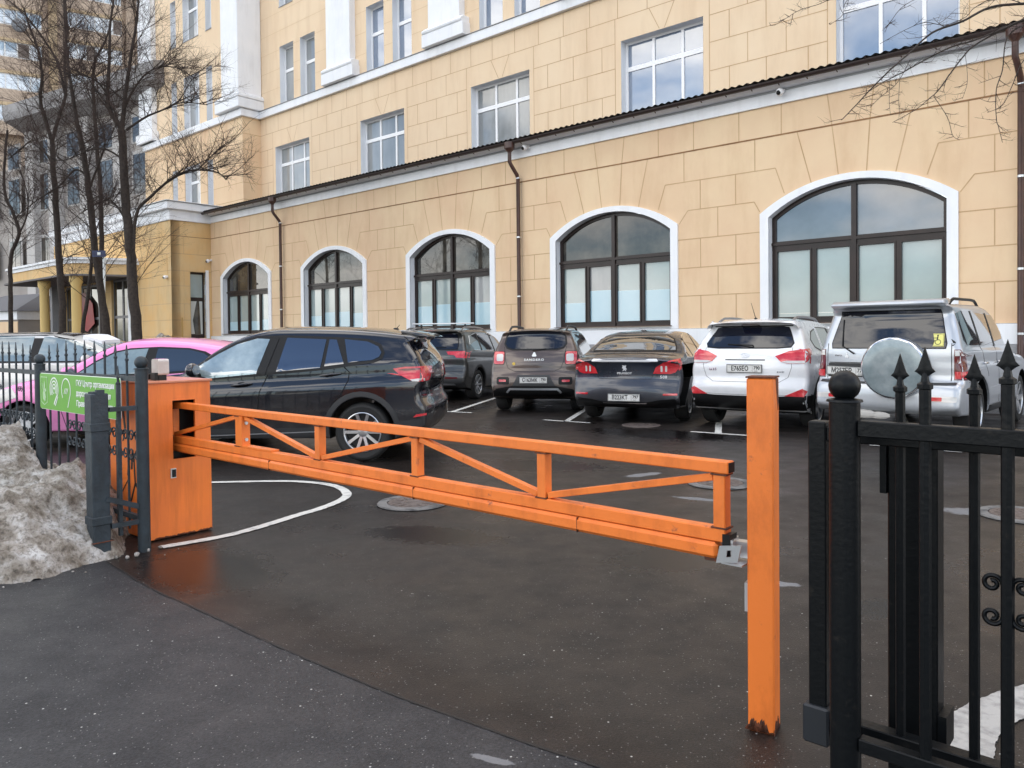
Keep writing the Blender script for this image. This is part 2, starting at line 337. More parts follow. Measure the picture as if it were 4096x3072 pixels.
def sheet(name, pts, z, m, kind='structure', th=0):
    b = MB(); b.add([(p[0], p[1], z) for p in pts], [tuple(range(len(pts)))], m); o = b.build(name, fix=False)
    me = o.data
    if me.polygons[0].normal.z < 0: me.flip_normals()
    return tag(o, kind=kind) if kind else o
sheet('ground', [(-400, -200), (400, -200), (400, 400), (-400, 400)], 0, YARD)
seam = [(-2.67, 5.0), (-2.12, 4.45), (-1.71, 4.10), (-1.24, 3.69), (-.90, 3.405), (-.52, 3.10), (-.2, 2.87), (.07, 2.68), (.35, 2.50)]
ext = [(-40, 45), (-8.3, 11.2)] + seam + [(.8, 2.2), (3, .75), (20, -12)]
tri = MB(); P = ext + [(20, -60), (-80, -60), (-80, 45)]
tri.prism(P, .0, .004, WALK, plane='xy'); o = tri.build('pavement'); tag(o, kind='structure')
# joint between the two asphalts
def ribbon(pts, w, z, m, jitter=0, name='mark', seed=1, sub=12):
    rr = random.Random(seed); q = []
    n = len(pts)
    for i in range(n-1):
        p0 = Vector(pts[max(i-1, 0)]); p1 = Vector(pts[i]); p2 = Vector(pts[i+1]); p3 = Vector(pts[min(i+2, n-1)])
        for k in range(sub):
            t = k/sub; q.append(.5*((2*p1)+(p2-p0)*t+(2*p0-5*p1+4*p2-p3)*t*t+(3*p1-p0-3*p2+p3)*t**3))
    q.append(Vector(pts[-1])); v = []
    for i, p in enumerate(q):
        d = q[min(i+1, len(q)-1)]-q[max(i-1, 0)]; d.normalize(); nn = Vector((-d.y, d.x))
        ww = w(i/len(q)) if callable(w) else w
        a = p + nn*(ww/2 + rr.uniform(-jitter, jitter)); c = p - nn*(ww/2 + rr.uniform(-jitter, jitter)); v += [(a.x, a.y, z), (c.x, c.y, z)]
    f = [(2*i, 2*i+1, 2*i+3, 2*i+2) for i in range(len(q)-1)]
    b = MB(); b.add(v, f, m); o = b.build(name, fix=False)
    bm = bmesh.new(); bm.from_mesh(o.data)
    for fc in bm.faces:
        fc.normal_update()
        if fc.normal.z < 0: fc.normal_flip()
    bm.to_mesh(o.data); bm.free(); return o
TAR = mat('tar_joint', (.008, .008, .008), .6)
tag(ribbon(seam+[(.8, 2.2)], .009, .008, TAR, .003, 'pavement_joint', 3), kind='structure')
def mark(name, pts, w, jit=.004, seed=2, sub=10):
    return tag(ribbon(pts, w, .006, LINE, jit, name, seed, sub), kind='structure')
mark('road_marking_loop', [(-2.46, 5.34), (-2.14, 5.61), (-1.96, 5.88), (-1.78, 6.25), (-1.65, 6.49), (-1.56, 6.76), (-1.53, 7.02), (-1.63, 7.32), (-1.81, 7.55), (-2.05, 7.70), (-2.4, 7.78), (-3.2, 7.74)], .085)
for a, b_, c_ in (((-1.6, 15.03), (-.77, 14.6), ((-1.157, 14.85), (-.28, 18.6))), ((.53, 13.22), (1.28, 12.69), ((.90, 12.93), (1.90, 16.9))), ((2.65, 11.41), (3.42, 10.85), ((3.0, 11.2), (4.3, 15.9))), ((4.6, 9.87), (5.4, 9.2), ((5.0, 9.55), (6.9, 13.6)))):
    mark('parking_bay_marking', [a, b_], .085); mark('parking_bay_marking', list(c_), .10)
mark('road_marking_stripe', [(1.28, 2.2), (1.50, 2.55), (1.60, 2.70), (1.72, 2.83), (1.88, 2.93), (2.10, 3.03), (2.6, 3.15)], lambda t: .17, .0035, 5).data.materials[0] = STRIPE
def disc(name, c, r, z, m, jit=0, seed=0, kind='structure', n=40, ry=None, rot=0):
    rr = random.Random(seed); pts = []
    for k in range(n):
        a = 2*math.pi*k/n; q = r*(1+rr.uniform(-jit, jit)); x, y = q*math.cos(a), (ry or r)/r*q*math.sin(a)
        pts.append((c[0]+x*math.cos(rot)-y*math.sin(rot), c[1]+x*math.sin(rot)+y*math.cos(rot)))
    b = MB(); b.prism(pts, z-.003, z, m, plane='xy'); o = b.build(name); return tag(o, kind=kind) if kind else o
def manhole(x, y, lab, r=.31, ring=True, seed=1):
    t = empty('manhole_cover', lab, 'manhole cover', (x, y, .004), group='manhole covers in the yard')
    b = MB(); b.lathe([(r*.72, .004), (r*.72, .012), (r*.98, .012), (r, .002)], PATCH if ring else CAST, 40); b.build('rim', t, 30)
    b = MB(); b.lathe([(0, .011), (r*.2, .011), (r*.22, .014), (r*.3, .014), (r*.32, .011), (r*.6, .011), (r*.62, .014), (r*.69, .014), (r*.71, .006)], CAST, 40)
    for k in range(12):
        a = k*math.pi/6; b.bar((r*.34*math.cos(a), r*.34*math.sin(a), .0125), (r*.58*math.cos(a), r*.58*math.sin(a), .0125), .02, .004, CAST)
    b.build('lid', t, 30); return t
manhole(-.88, 6.68, 'cast iron manhole cover in worn concrete ring under the barrier arm')
manhole(2.0, 7.42, 'pale ringed manhole cover behind the free end of the barrier arm')
manhole(3.98, 6.0, 'manhole cover in a pale patch seen between the black pickets')
manhole(2.05, 12.25, 'dark round manhole cover behind the navy saloon', ring=False)
# kerb and footway along the building
k = MB()
k.box(-31, 12, 15.75, 15.9, -.05, .13, GRANITE); o = k.build('kerb'); o.rotation_euler = (0, 0, ANG); tag(o, kind='structure')
k = MB(); k.box(-31, 12, 15.9, 17.3, -.05, .125, PATCH); o = k.build('footway'); o.rotation_euler = (0, 0, ANG); tag(o, kind='structure')

# ---------------------------------------------------------------- yellow office building
BL = empty('office_building', 'ochre stucco office building with white trim and arched ground floor windows', 'building', tuple(NY*17), ANG)
PIER = 6.075; WC = [-5.24 - PIER*k for k in range(-1, 5)]     # window centres, first one lies right of the picture
HW = 1.95; SPR = 4.17; TOP = 4.83
def arc(hw, spr, top, n=22):
    s = top-spr; r = (hw*hw+s*s)/(2*s); a = math.asin(hw/r); zc = top-r
    return [(r*math.sin(-a+2*a*i/n), zc+r*math.cos(-a+2*a*i/n)) for i in range(n+1)]
def opening(c, hw, z0, spr, top, n=22): return [(c-hw, z0)] + [(c+x, z) for x, z in arc(hw, spr, top, n)] + [(c+hw, z0)]
XR = 9.0; XL = -32.5
def grooves(b, segs, m, y, w=.022, d=.004):
    for (x0, z0), (x1, z1) in segs:
        dx, dz = x1-x0, z1-z0; L = math.hypot(dx, dz); px, pz = -dz/L*w/2, dx/L*w/2
        b.add([(x0+px, y, z0+pz), (x1+px, y, z1+pz), (x1-px, y, z1-pz), (x0-px, y, z0-pz)], [(0, 1, 2, 3)], m)
b = MB()
HI = 1.80     # inner half width of the openings (behind the white surround)
b.prism([(XL, 1.2), (XR, 1.2), (XR, 6.95), (XL, 6.95)], 0, .42, STUCCO, holes=[opening(c, HI, 1.64, 4.08, 4.70) for c in WC])
seg = []; segd = []
def span(z, x0, x1): seg.append(((x0, z), (x1, z)))
ends = [XR] + WC + [XL-.0]
for i, c in enumerate(WC):
    # piers are described from their centre; each one lies left of window i
    p = c - PIER/2 if i < len(WC)-1 else None
    if p is not None:
        for z in (2.39, 3.07, 3.77): span(z, p-1.06, p+1.06)
        seg.append(((p-.78, 4.47), (p+.90, 4.47))); seg.append(((p-.78, 4.47), (p-1.02, 4.16))); seg.append(((p+.90, 4.47), (p+1.03, 4.23)))
        seg.append(((p-1.40, 5.17), (p+1.40, 5.17))); seg.append(((p-1.40, 5.17), (p-1.60, 4.58))); seg.append(((p+1.40, 5.17), (p+1.60, 4.58)))
        dp = (i in (0, 2, 4))
        for z0, z1, xs in ((1.6, 2.39, (-.45, .45)), (2.39, 3.07, () if dp else (0,)), (3.07, 3.77, (-.45, .45)), (3.77, 4.47, () if dp else (0,)), (4.47, 5.17, (-.45, .45)), (5.17, 5.90, (-.88, .92))):
            for x in xs: seg.append(((p+x, z0), (p+x, z1)))
    for x0, z0, x1, z1 in ((-.84, 4.72, -1.15, 5.9), (-.27, 4.83, -.40, 5.9), (.30, 4.83, .37, 5.9), (.86, 4.71, 1.14, 5.9)): seg.append(((c+x0, z0), (c+x1, z1)))
    for x in (-2.5, -1.5, 1.45, 2.42): seg.append(((c+x, 5.9), (c+x, 6.6)))
    seg.append(((c-.40, 5.9), (c-.50, 6.6))); seg.append(((c+.37, 5.9), (c+.45, 6.6)))
seg.append(((XL, 5.17), (WC[-1]-1.6, 5.17))); seg.append(((WC[-1]-1.6, 5.17), (WC[-1]-1.4, 4.6)))
for z in (2.39, 3.07, 3.77): span(z, XL, WC[-1]-1.98)
seg.append(((XL, 4.47), (WC[-1]-2.15, 4.47))); seg.append(((WC[-1]-2.15, 4.47), (WC[-1]-2.0, 4.2)))
grooves(b, seg, GROOVE, -.003); grooves(b, [((XL, 5.9), (XR, 5.9))], GROOVE_D, -.006, .034)
b.build('ground_floor_wall', BL)
b = MB(); b.box(XL, XR, -.09, 0, 0, 1.2, GRANITE); b.box(XL, XR, -.06, 0, 1.2, 1.60, WHITE); b.build('plinth', BL, bevel=.01)
# frieze, cornice, gutter and eave of the ground floor
b = MB(); b.box(XL-.0, XR, -.06, 0, 6.58, 6.84, WHITE); b.box(XL, XR, -.03, 0, 6.84, 6.90, mat('cornice_gap_shade', (.45, .46, .48), .8))  # grey strip paints the shadow gap between frieze and cornice
b.prism([(-.06, 6.90), (-.20, 6.92), (-.26, 6.97), (-.26, 7.02), (0, 7.02), (0, 6.90)], XL, XR, WHITE, plane='yz'); b.build('cornice', BL, 40)
b = MB()
gp = [(-.40+.075*math.cos(a), 6.99+.075*math.sin(a)) for a in [math.pi+math.pi*i/10 for i in range(11)]]
gp += [(y*1.0 + .0, z) for y, z in [(-.40+.065*math.cos(a), 6.99+.065*math.sin(a)) for a in [2*math.pi-math.pi*i/10 for i in range(11)]]]
b.prism(gp, XL-.1, XR, GUT, plane='yz')
for i in range(68):
    x = XL+.4+i*.62; b.bar((x, -.485, 7.02), (x, -.26, 6.92), .02, .012, DOWN)
b.build('gutter', BL, 40)
b = MB(); v = []; n = int((XR-XL+.2)/.03)
for i in range(n+1):
    x = XL-.1+i*.03; dz = .018*math.sin(2*math.pi*x/.18)
    v += [(x, -.47, 7.045+dz), (x, 2.0, 7.25+dz)]
b.add(v, [(2*i, 2*i+1, 2*i+3, 2*i+2) for i in range(n)], ROOFM)
b.add([(x, y, z-.02) for x, y, z in v], [(2*i, 2*i+1, 2*i+3, 2*i+2) for i in range(n)], ROOFM)
b.box(XL-.1, XR, -.36, -.02, 7.022, 7.026, ROOFM)
b.build('eave_roof', BL, fix=False)
# surrounds and arched windows
FILM = {1: (2.45, 2.45, 2.45, 2.45), 2: (2.35, 2.66, 2.62, 2.60), 3: (2.46, 2.50, 2.55, 2.50), 4: (2.3, 2.42, 2.42, 2.35), 5: (2.2, 2.2, 2.2, 2.25)}
for i, c in enumerate(WC):
    w = MB(); out = opening(c, 1.99, 1.60, SPR, TOP); inn = opening(c, 1.79, 1.64, 4.075, 4.69)
    w.prism(out, -.05, .0, WHITE, holes=[inn]); rev = opening(c, 1.79, 1.64, 4.075, 4.69)
    v = [(x, -.05, z) for x, z in rev] + [(x, .26, z) for x, z in rev]; L = len(rev)
    w.add(v, [(k, k+1, k+1+L, k+L) for k in range(L-1)], WHITE)
    w.box(c-1.79, c+1.79, -.05, .26, 1.60, 1.66, WHITE)
    sill = MB(); sill.box(c-1.82, c+1.82, -.12, .22, 1.665, 1.685, DOWN)
    if i == 0: lab = None
    wo = w.build('arched_window', BL, fix=False); sill.build('sill', wo)
    f = MB(); hw = 1.785; fo = opening(c, hw, 1.69, 4.07, 4.685); fi_h = []
    tz = 3.44; fw = .09
    # two lights above the transom, four casements below it
    a_out = [(x, z) for x, z in arc(hw-fw, 4.03, 4.60, 24)]
    for sgn in (-1, 1):
        pts = [(x, z) for x, z in a_out if (x*sgn) > .06]
        zx = max(z for x, z in pts)
        if sgn < 0: poly = [(c-hw+fw, tz+.09)] + [(c+x, z) for x, z in pts] + [(c-.055, 4.60), (c-.055, tz+.09)]
        else: poly = [(c+.055, tz+.09), (c+.055, 4.60)] + [(c+x, z) for x, z in pts] + [(c+hw-fw, tz+.09)]
        fi_h.append(poly)
    xs = [(-hw+fw+.03, -.93), (-.79, -.09), (.09, .79), (.93, hw-fw-.03)]
    low = []
    for x0, x1 in xs: low.append([(c+x0, 1.82), (c+x0, tz-.14), (c+x1, tz-.14), (c+x1, 1.82)])
    f.prism(fo, .16, .25, BROWN, holes=fi_h+low)
    for q in low: 
        (x0, z0), (_, z1), (x1, _), _ = q
        for aa, bb in (((x0-.035, x0-.0), (z0-.035, z1+.035)), ((x1, x1+.035), (z0-.035, z1+.035))): f.box(aa[0], aa[1], .14, .158, bb[0], bb[1], BROWN)
        f.box(x0-.035, x1+.035, .139, .157, z1, z1+.035, BROWN); f.box(x0-.035, x1+.035, .139, .157, z0-.035, z0, BROWN)
    f.box(c-.05, c+.05, .12, .158, 1.70, 4.62, BROWN); f.box(c-hw, c+hw, .118, .156, tz, tz+.06, BROWN)
    f.build('frame', wo)
    for j, q in enumerate(fi_h):
        g = MB(); g.prism(q, .20, .215, G_SKY if i in (0, 1) else G_DARK); g.build('pane', wo)
    for j, q in enumerate(low):
        (x0, z0), (_, z1), (x1, _), _ = q; g = MB(); zf = FILM.get(i, (2.4,)*4)[j] if i > 1 else 1.9
        g.box(x0, x1, .20, .215, zf+.002, z1, G_BLIND if not ((i == 2 and j == 1) or (i == 3 and j == 3)) else G_UP)
        if i > 1: g.box(x0, x1, .198, .213, z0, zf, G_FILM)
        else: g.box(x0, x1, .2, .215, z0, zf, G_BLIND)
        g.build('pane', wo)
# downpipes
def downpipe(x, zt=7.02):
    t = MB(); t.lathe([(.05, 6.66), (.06, 6.70), (.15, 6.80), (.15, 6.97), (.13, 6.97), (.13, 6.84), (.0, 6.80)], DOWN, 14, Matrix.Translation((x-.02, -.42, 0)))
    t.tube([(x-.02, -.42, 6.78), (x-.02, -.42, 6.42), (x, -.36, 6.32), (x+.03, -.16, 6.08), (x+.03, -.12, 5.98), (x+.03, -.12, .3), (x+.03, -.25, .15)], .056, DOWN, 12)
    for z in (6.0, 4.3, 2.6, 1.4):
        t.tube([(x+.03, -.12, z-.02), (x+.03, -.12, z+.02)], .064, STEEL, 12); t.bar((x+.03, -.10, z), (x+.03, 0, z), .02, .02, STEEL)
    return t.build('downpipe', BL, 40)
for x in (-26.72, -14.42, -2.25): downpipe(x)

# upper wall, set back above the eave roof
YU = 2.0
def rect(x0, x1, z0, z1): return [(x0, z0), (x1, z0), (x1, z1), (x0, z1)]
bigw = [(-18.26+6.03*k, -15.67+6.03*k) for k in range(-2, 4)]
narrow = []
for k in range(-0, 5):
    o6 = 6.03*k; narrow += [(-29.92+o6, -28.86+o6), (-28.36+o6, -27.29+o6)]
holes = [rect(a, bb, 7.6, 9.95) for a, bb in bigw] + [rect(a, bb, 11.76, 14.28) for a, bb in narrow] + [rect(a, bb, 16.0, 18.3) for a, bb in narrow]
b = MB(); X0, X1 = -31.5, 12.0
b.prism(rect(X0, X1, 7.0, 11.36), YU, YU+.5, STUCCO2, holes=holes[:len(bigw)])
seg = []
for z in (10.63,): seg.append(((X0, z), (X1, z)))
for a, bb in bigw + [(-36.35, -33.6)]:
    l, r = a-.2, bb+.18
    if a > -33:
        seg += [((l, 7.2), (l, 10.63)), ((r, 7.2), (r, 10.63)), (((a+bb)/2-.36, 10.63), ((a+bb)/2-.03, 9.97)), (((a+bb)/2+.44, 10.63), ((a+bb)/2+.13, 9.97))]
    nl = r; nr = r+3.06 + (0)
    if r < X0: nl = X0; nr = bigw[0][0]-.2
    for z in (7.7, 8.45, 9.2, 9.92): seg.append(((nl, z), (nr, z)))
    for z0, z1, od in ((7.2, 7.7, 1), (7.7, 8.45, 0), (8.45, 9.2, 1), (9.2, 9.92, 0), (9.92, 10.63, 1)):
        for k2 in ((1.06, 2.06) if od else (.56, 1.55, 2.6)):
            if nl+k2 < nr-.05: seg.append(((nl+k2, z0), (nl+k2, z1)))
x = X0+.45
while x < X1: seg.append(((x, 10.63), (x, 11.36))); x += .985
grooves(b, seg, GROOVE, YU-.003, .020)
b.build('upper_wall', BL)
b = MB(); b.prism(rect(X0, X1, 11.70, 21.5), YU+.03, YU+.5, STUCCO2, holes=holes[len(bigw):])
seg = [((X0, 11.7+.82*k), (X1, 11.7+.82*k)) for k in range(1, 8)]; FAINT = mat('faint_groove', (.66, .47, .27), .9); 
sg = []
for (x0, z), (x1, _) in seg:   # break the joints at the window openings
    xs = [x0]
    for a, bb in narrow:
        if 11.76 < z < 14.28 or 16.0 < z < 18.3: xs += [a, bb]
    xs.append(x1)
    for j in range(0, len(xs)-1, 2):
        if xs[j+1] > xs[j]: sg.append(((xs[j], z), (xs[j+1], z)))
grooves(b, sg, FAINT, YU+.026, .014)
b.build('upper_storey_wall', BL)
b = MB(); b.box(X0, X1, YU-.14, YU+.1, 11.36, 11.68, WHITE); b.build('string_course', BL, bevel=.012)
FLASH = mat('zinc_flashing', (.30, .30, .31), .45, metal=.4)
b = MB(); b.box(X0, X1, YU-.17, YU+.1, 11.684, 11.70, FLASH); b.build('flashing', BL)
def window(parent, x0, x1, z0, z1, y, cols, transom, depth=.3, glass=None, reveal=True, mats=(WHITE, PVC)):
    w = MB(); d = y+depth; x0 += .004; x1 -= .004; z1 -= .004
    w.add([(x0, y, z0), (x0, d, z0), (x0, d, z1), (x0, y, z1)], [(0, 1, 2, 3)], mats[0]); w.add([(x1, y, z0), (x1, d, z0), (x1, d, z1), (x1, y, z1)], [(0, 1, 2, 3)], mats[0])
    w.add([(x0, y, z1), (x1, y, z1), (x1, d, z1), (x0, d, z1)], [(0, 1, 2, 3)], mats[0]); w.box(x0, x1, y-.03, d, z0-.03, z0, FLASH)
    wo = w.build('window', parent, fix=False); f = MB(); fr = .07; cells = []
    cx = [x0+(x1-x0)*k for k in cols]
    zz = [(z0, transom-.035), (transom+.035, z1)] if transom else [(z0, z1)]
    for i in range(len(cx)-1):
        for (a, bb) in zz:
            l = cx[i]+(fr if i == 0 else fr*.6); r = cx[i+1]-(fr if i == len(cx)-2 else fr*.6)
            lo = a+(fr if a == z0 else .03); hi = bb-(fr if bb == z1 else .03)
            cells.append(rect(l, r, lo, hi))
    f.prism(rect(x0, x1, z0, z1), d-.07, d, mats[1], holes=cells); f.build('frame', wo)
    for q in cells:
        g = MB(); g.box(q[0][0], q[1][0], d-.04, d-.03, q[0][1], q[2][1], glass or G_UP); g.build('pane', wo)
    return wo
for k, (a, bb) in enumerate(bigw): window(BL, a, bb, 7.6, 9.95, YU, (0, .355, .71, 1), 9.17, .33, glass=G_BLUE if a > -13 else G_UP)
for k, (a, bb) in enumerate(narrow):
    window(BL, a, bb, 11.76, 14.28, YU+.03, (0, 1), 13.25, .33, glass=G_BLUE if a > -24.5 else G_UP)
    window(BL, a, bb, 16.0, 18.3, YU+.03, (0, 1), 17.4, .33)
def pilaster(xc, y, w=1.55, side=False):
    p = MB(); h = w/2
    p.box(xc-h-.25, xc+h+.25, y-.34, y+.05, 11.70, 12.14, WHITE)
    p.prism([(y-.34, 12.14), (y-.37, 12.18), (y-.38, 12.23), (y-.36, 12.28), (y-.30, 12.31), (y-.27, 12.36), (y+.05, 12.36), (y+.05, 12.14)], xc-h-.21, xc+h+.21, WHITE, plane='yz')
    p.box(xc-h, xc+h, y-.25, y+.05, 12.36, 21.5, WHITE)
    p.build('pilaster', BL, bevel=.012)
for k in range(0, 5): pilaster(-25.35+6.03*k, YU)

# left wing of the building, upper storeys (projects forward) and ground floor
YL = 1.1
b = MB(); XA = -41.3
lw = [rect(-36.95, -35.4, 11.72, 14.28), rect(-34.72, -34.15, 11.72, 14.28), rect(-38.25, -37.68, 11.72, 14.28)]
lw2 = [rect(q[0][0], q[1][0], 16.0, 18.3) for q in lw]; lw3 = [rect(q[0][0], q[1][0], 7.5, 9.9) for q in lw]
b.prism(rect(XA, -31.5, 7.0, 11.36), YL, YL+3, STUCCO, holes=lw3)
grooves(b, [((XA, z), (-31.5, z)) for z in (9.92+.71, )] , GROOVE, YL-.003)
for z in (7.7, 8.45, 9.2, 9.92):
    xs = [XA, -38.25, -37.68, -36.95, -35.4, -34.72, -34.15, -31.5]
    if z > 9.9: xs = [XA, -31.5]
    grooves(b, [((xs[j], z), (xs[j+1], z)) for j in range(0, len(xs), 2)], GROOVE, YL-.003)
for j in range(10): grooves(b, [((-31.9-j*.985, 10.63), (-31.9-j*.985, 11.36))], GROOVE, YL-.003, .016)
for z in (7.7, 8.45, 9.2, 9.92, 10.63):   # joints carried round the return face
    b.add([(-31.497, YL-.003, z-.011), (-31.497, YU, z-.011), (-31.497, YU, z+.011), (-31.497, YL-.003, z+.011)], [(0, 1, 2, 3)], GROOVE)
b.build('wing_wall', BL)
b = MB(); b.prism(rect(XA, -31.53, 11.70, 21.5), YL+.03, YL+3, STUCCO2, holes=lw+lw2); b.build('wing_upper_wall', BL)
b = MB(); b.box(XA, -31.36, YL-.14, YL+3, 11.36, 11.68, WHITE); b.build('string_course', BL, bevel=.012)
for q in lw+lw2+lw3:
    (x0, z0), (x1, _), (_, z1), _ = q; window(BL, x0, x1, z0, z1, YL+.03, (0, .62, 1) if x1-x0 > 1 else (0, 1), z1-.75, .33, glass=G_UP)
p = MB()
p.box(-33.32, -31.25, YL-.34, YU+.1, 11.70, 12.14, WHITE); p.box(-33.28, -31.22, YL-.37, YU+.1, 12.14, 12.30, WHITE); p.box(-33.2, -31.3, YL-.30, YU+.1, 12.30, 12.38, WHITE)
p.box(-32.85, -31.4, YL-.25, YU+.02, 12.38, 21.5, WHITE); p.build('corner_pilaster', BL, bevel=.03)
p = MB(); p.box(-41.4, -39.9, YL-.25, YL+.1, 11.7, 21.5, WHITE); p.box(-41.6, -39.7, YL-.34, YL+.1, 11.7, 12.2, WHITE); p.build('pilaster', BL, bevel=.02)
# ground floor of the wing: front at Y=-1.8, return face at X=-32.45 with the narrow window
YG = -1.8; XW = -32.4
b = MB(); b.prism(rect(-46, XW, 0, 7.3), YG, YG+.4, STUCCO3, holes=[rect(-38.6, -36.5, .15, 4.35), rect(-44.6, -39.3, .15, 4.25)])
b.prism([(YG+.002, 0), (0, 0), (0, 7.3), (YG+.002, 7.3)], XW-.4, XW, STUCCO3, plane='yz', holes=[[(-.97, 1.52), (-.27, 1.52), (-.27, 4.40), (-.97, 4.40)]])
for z in (1.6, 2.3, 3.0, 3.77, 4.42, 5.15, 5.9):
    xs = [(-46, XW)] if z > 4.4 else [(-46, -44.6), (-39.3, -38.6), (-36.5, XW)]
    grooves(b, [((a, z), (c, z)) for a, c in xs], GROOVE_D if z > 5.8 else GROOVE, YG-.004, .024)
    ys = [(YG, 0)] if (z < 1.52 or z > 4.41) else [(YG, -.97), (-.27, 0)]
    for ya, yb in ys: b.add([(XW+.003, ya, z-.012), (XW+.003, yb, z-.012), (XW+.003, yb, z+.012), (XW+.003, ya, z+.012)], [(0, 1, 2, 3)], GROOVE_D if z > 5.8 else GROOVE)
for j, (z0, z1) in enumerate(((2.3, 3.0), (3.0, 3.77), (3.77, 4.42), (4.42, 5.15), (5.15, 5.9))):
    for x in ((-33.6, -35.0) if j % 2 else (-34.2, -35.8)): grooves(b, [((x, z0), (x, z1))], GROOVE, YG-.004, .016)
    if j in (0, 2, 4):
        yy = -1.25; b.add([(XW+.003, yy, z0), (XW+.003, yy+.016, z0), (XW+.003, yy+.016, z1), (XW+.003, yy, z1)], [(0, 1, 2, 3)], GROOVE)
b.build('wing_ground_floor_wall', BL)
b = MB(); b.box(-46, XW+.09, YG-.09, YG, 0, 1.1, GRANITE); b.box(XW, XW+.07, YG, 0, 0, 1.15, GRANITE); b.build('plinth', BL)
b = MB(); b.box(-46, XW+.07, YG-.07, YG, 6.55, 7.0, WHITE); b.box(XW, XW+.07, YG, 0, 6.55, 7.0, WHITE); b.box(-46, XW+.25, YG-.25, 2.5, 7.0, 7.32, WHITE); b.box(-46, XW+.32, YG-.32, 2.5, 7.325, 7.36, FLASH); b.build('cornice', BL, bevel=.02)
w = MB(); w.box(XW-.25, XW-.18, -.97, -.27, 1.52, 4.40, BROWN)
w.box(XW-.19, XW+.02, -.27, -.13, 1.5, 4.5, WHITE)
wo = w.build('narrow_window', BL)
g = MB(); g.box(XW-.176, XW-.17, -.89, -.35, 3.30, 4.30, G_BLIND); g.build('pane', wo)
g = MB(); g.box(XW-.176, XW-.17, -.89, -.35, 1.66, 3.15, G_DARK); g.build('pane', wo)
CURT = mat('curtain', (.5, .52, .5), .8)
g = MB(); g.add([(XW-.165, -.88, 3.13), (XW-.165, -.62, 3.13), (XW-.165, -.80, 2.3), (XW-.165, -.72, 1.7), (XW-.165, -.88, 1.7)], [(0, 1, 2, 3, 4)], CURT); g.add([(XW-.165, -.36, 3.13), (XW-.165, -.5, 3.13), (XW-.165, -.44, 1.7), (XW-.165, -.36, 1.7)], [(0, 1, 2, 3)], CURT); g.build('curtain', wo, fix=False)
# entrance glazing under the canopy
def glazing(x0, x1, z1, nx, name):
    f = MB(); cells = []; w0 = (x1-x0)/nx
    for i in range(nx):
        for a, c in ((.35, 2.5), (2.62, z1-.12)): cells.append(rect(x0+i*w0+.07, x0+(i+1)*w0-.07, a, c))
    f.prism(rect(x0, x1, .15, z1), YG+.1, YG+.18, mat('grey_frame', (.16, .16, .17), .4), holes=cells); fo = f.build(name, BL)
    for q in cells:
        g = MB(); g.box(q[0][0], q[1][0], YG+.13, YG+.14, q[0][1], q[2][1], G_DARK); g.build('pane', fo)
    return fo
glazing(-44.6, -39.3, 4.25, 5, 'entrance_glazing'); glazing(-38.6, -36.5, 4.35, 2, 'entrance_door')
b = MB(); b.box(-36.5, -36.18, YG-.12, YG+.1, 0, 4.4, WHITE); b.build('door_surround', BL); b = MB(); b.box(-44.9, -44.6, YG-.6, YG, 0, 4.3, GRANITE); b.build('entrance_pier', BL)
b = MB(); b.prism([(-43.4, 3.7), (-41.9, 3.9), (-40.9, 3.3), (-40.7, 2.3), (-41.6, 1.9), (-42.9, 2.2)], YG-.0, YG+.02, mat('red_poster', (.45, .03, .03), .4, col2=(.2, .03, .03), nscale=.8)); b.build('poster', BL)
# canopy on yellow columns
YC = -4.35
b = MB()
cp = [(-45.4, YG), (-45.4, YC+.4), (-45.1, YC+.08), (-44.6, YC), (-37.2, YC), (-36.6, YC+.15), (-36.25, YC+.6), (-35.5, YG)]
def off(pts, d):
    cx = -40.5; cy = YG; return [(x+(d if x > cx else -d)*(1 if y < 0 else 1), y-d) for x, y in pts]
b.prism(cp, 4.86, 5.02, WHITE, plane='xy'); b.prism(off(cp, .08), 5.02, 5.12, WHITE, plane='xy')
co = b.build('canopy', BL); b = MB(); b.prism(off(cp, -.06), 4.38, 4.86, STUCCO3, plane='xy'); b.build('fascia', co)
b = MB(); b.prism(off(cp, .12), 4.30, 4.38, mat('dark_soffit', (.16, .15, .15), .8), plane='xy'); b.build('soffit', co)  # whole soffit in one dark grey
for x in (-40.7, -36.75):
    b = MB(); b.lathe([(.28, 0), (.28, .25), (.21, .3), (.20, 3.9), (.27, 4.05), (.27, 4.3)], mat('column_yellow', (.70, .50, .20), .7), 20, Matrix.Translation((x, -4.0+.0, 0))); b.build('column', BL, 40)

# ---------------------------------------------------------------- vehicles
def smoothstep(a, b, x):
    t = max(0, min(1, (x-a)/(b-a))); return t*t*(3-2*t)
def catmull(pts, step=.04):
    q = []
    n = len(pts)
    for i in range(n-1):
        p0, p1, p2, p3 = (Vector(pts[max(i-1, 0)]), Vector(pts[i]), Vector(pts[i+1]), Vector(pts[min(i+2, n-1)]))
        k = max(1, int((p2-p1).length/step))
        # centripetal-ish: damp tangents on uneven spacing
        l0 = (p1-p0).length or 1; l1 = (p2-p1).length or 1; l2 = (p3-p2).length or 1
        m1 = ((p1-p0)/l0*(l1)+(p2-p1))/2 if i > 0 else (p2-p1)
        m2 = ((p3-p2)/l2*(l1)+(p2-p1))/2 if i < n-2 else (p2-p1)
        for j in range(k):
            t = j/k; h = t*t; c = h*t
            q.append((2*c-3*h+1)*p1+(c-2*h+t)*m1+(-2*c+3*h)*p2+(c-h)*m2)
    q.append(Vector(pts[-1])); return q

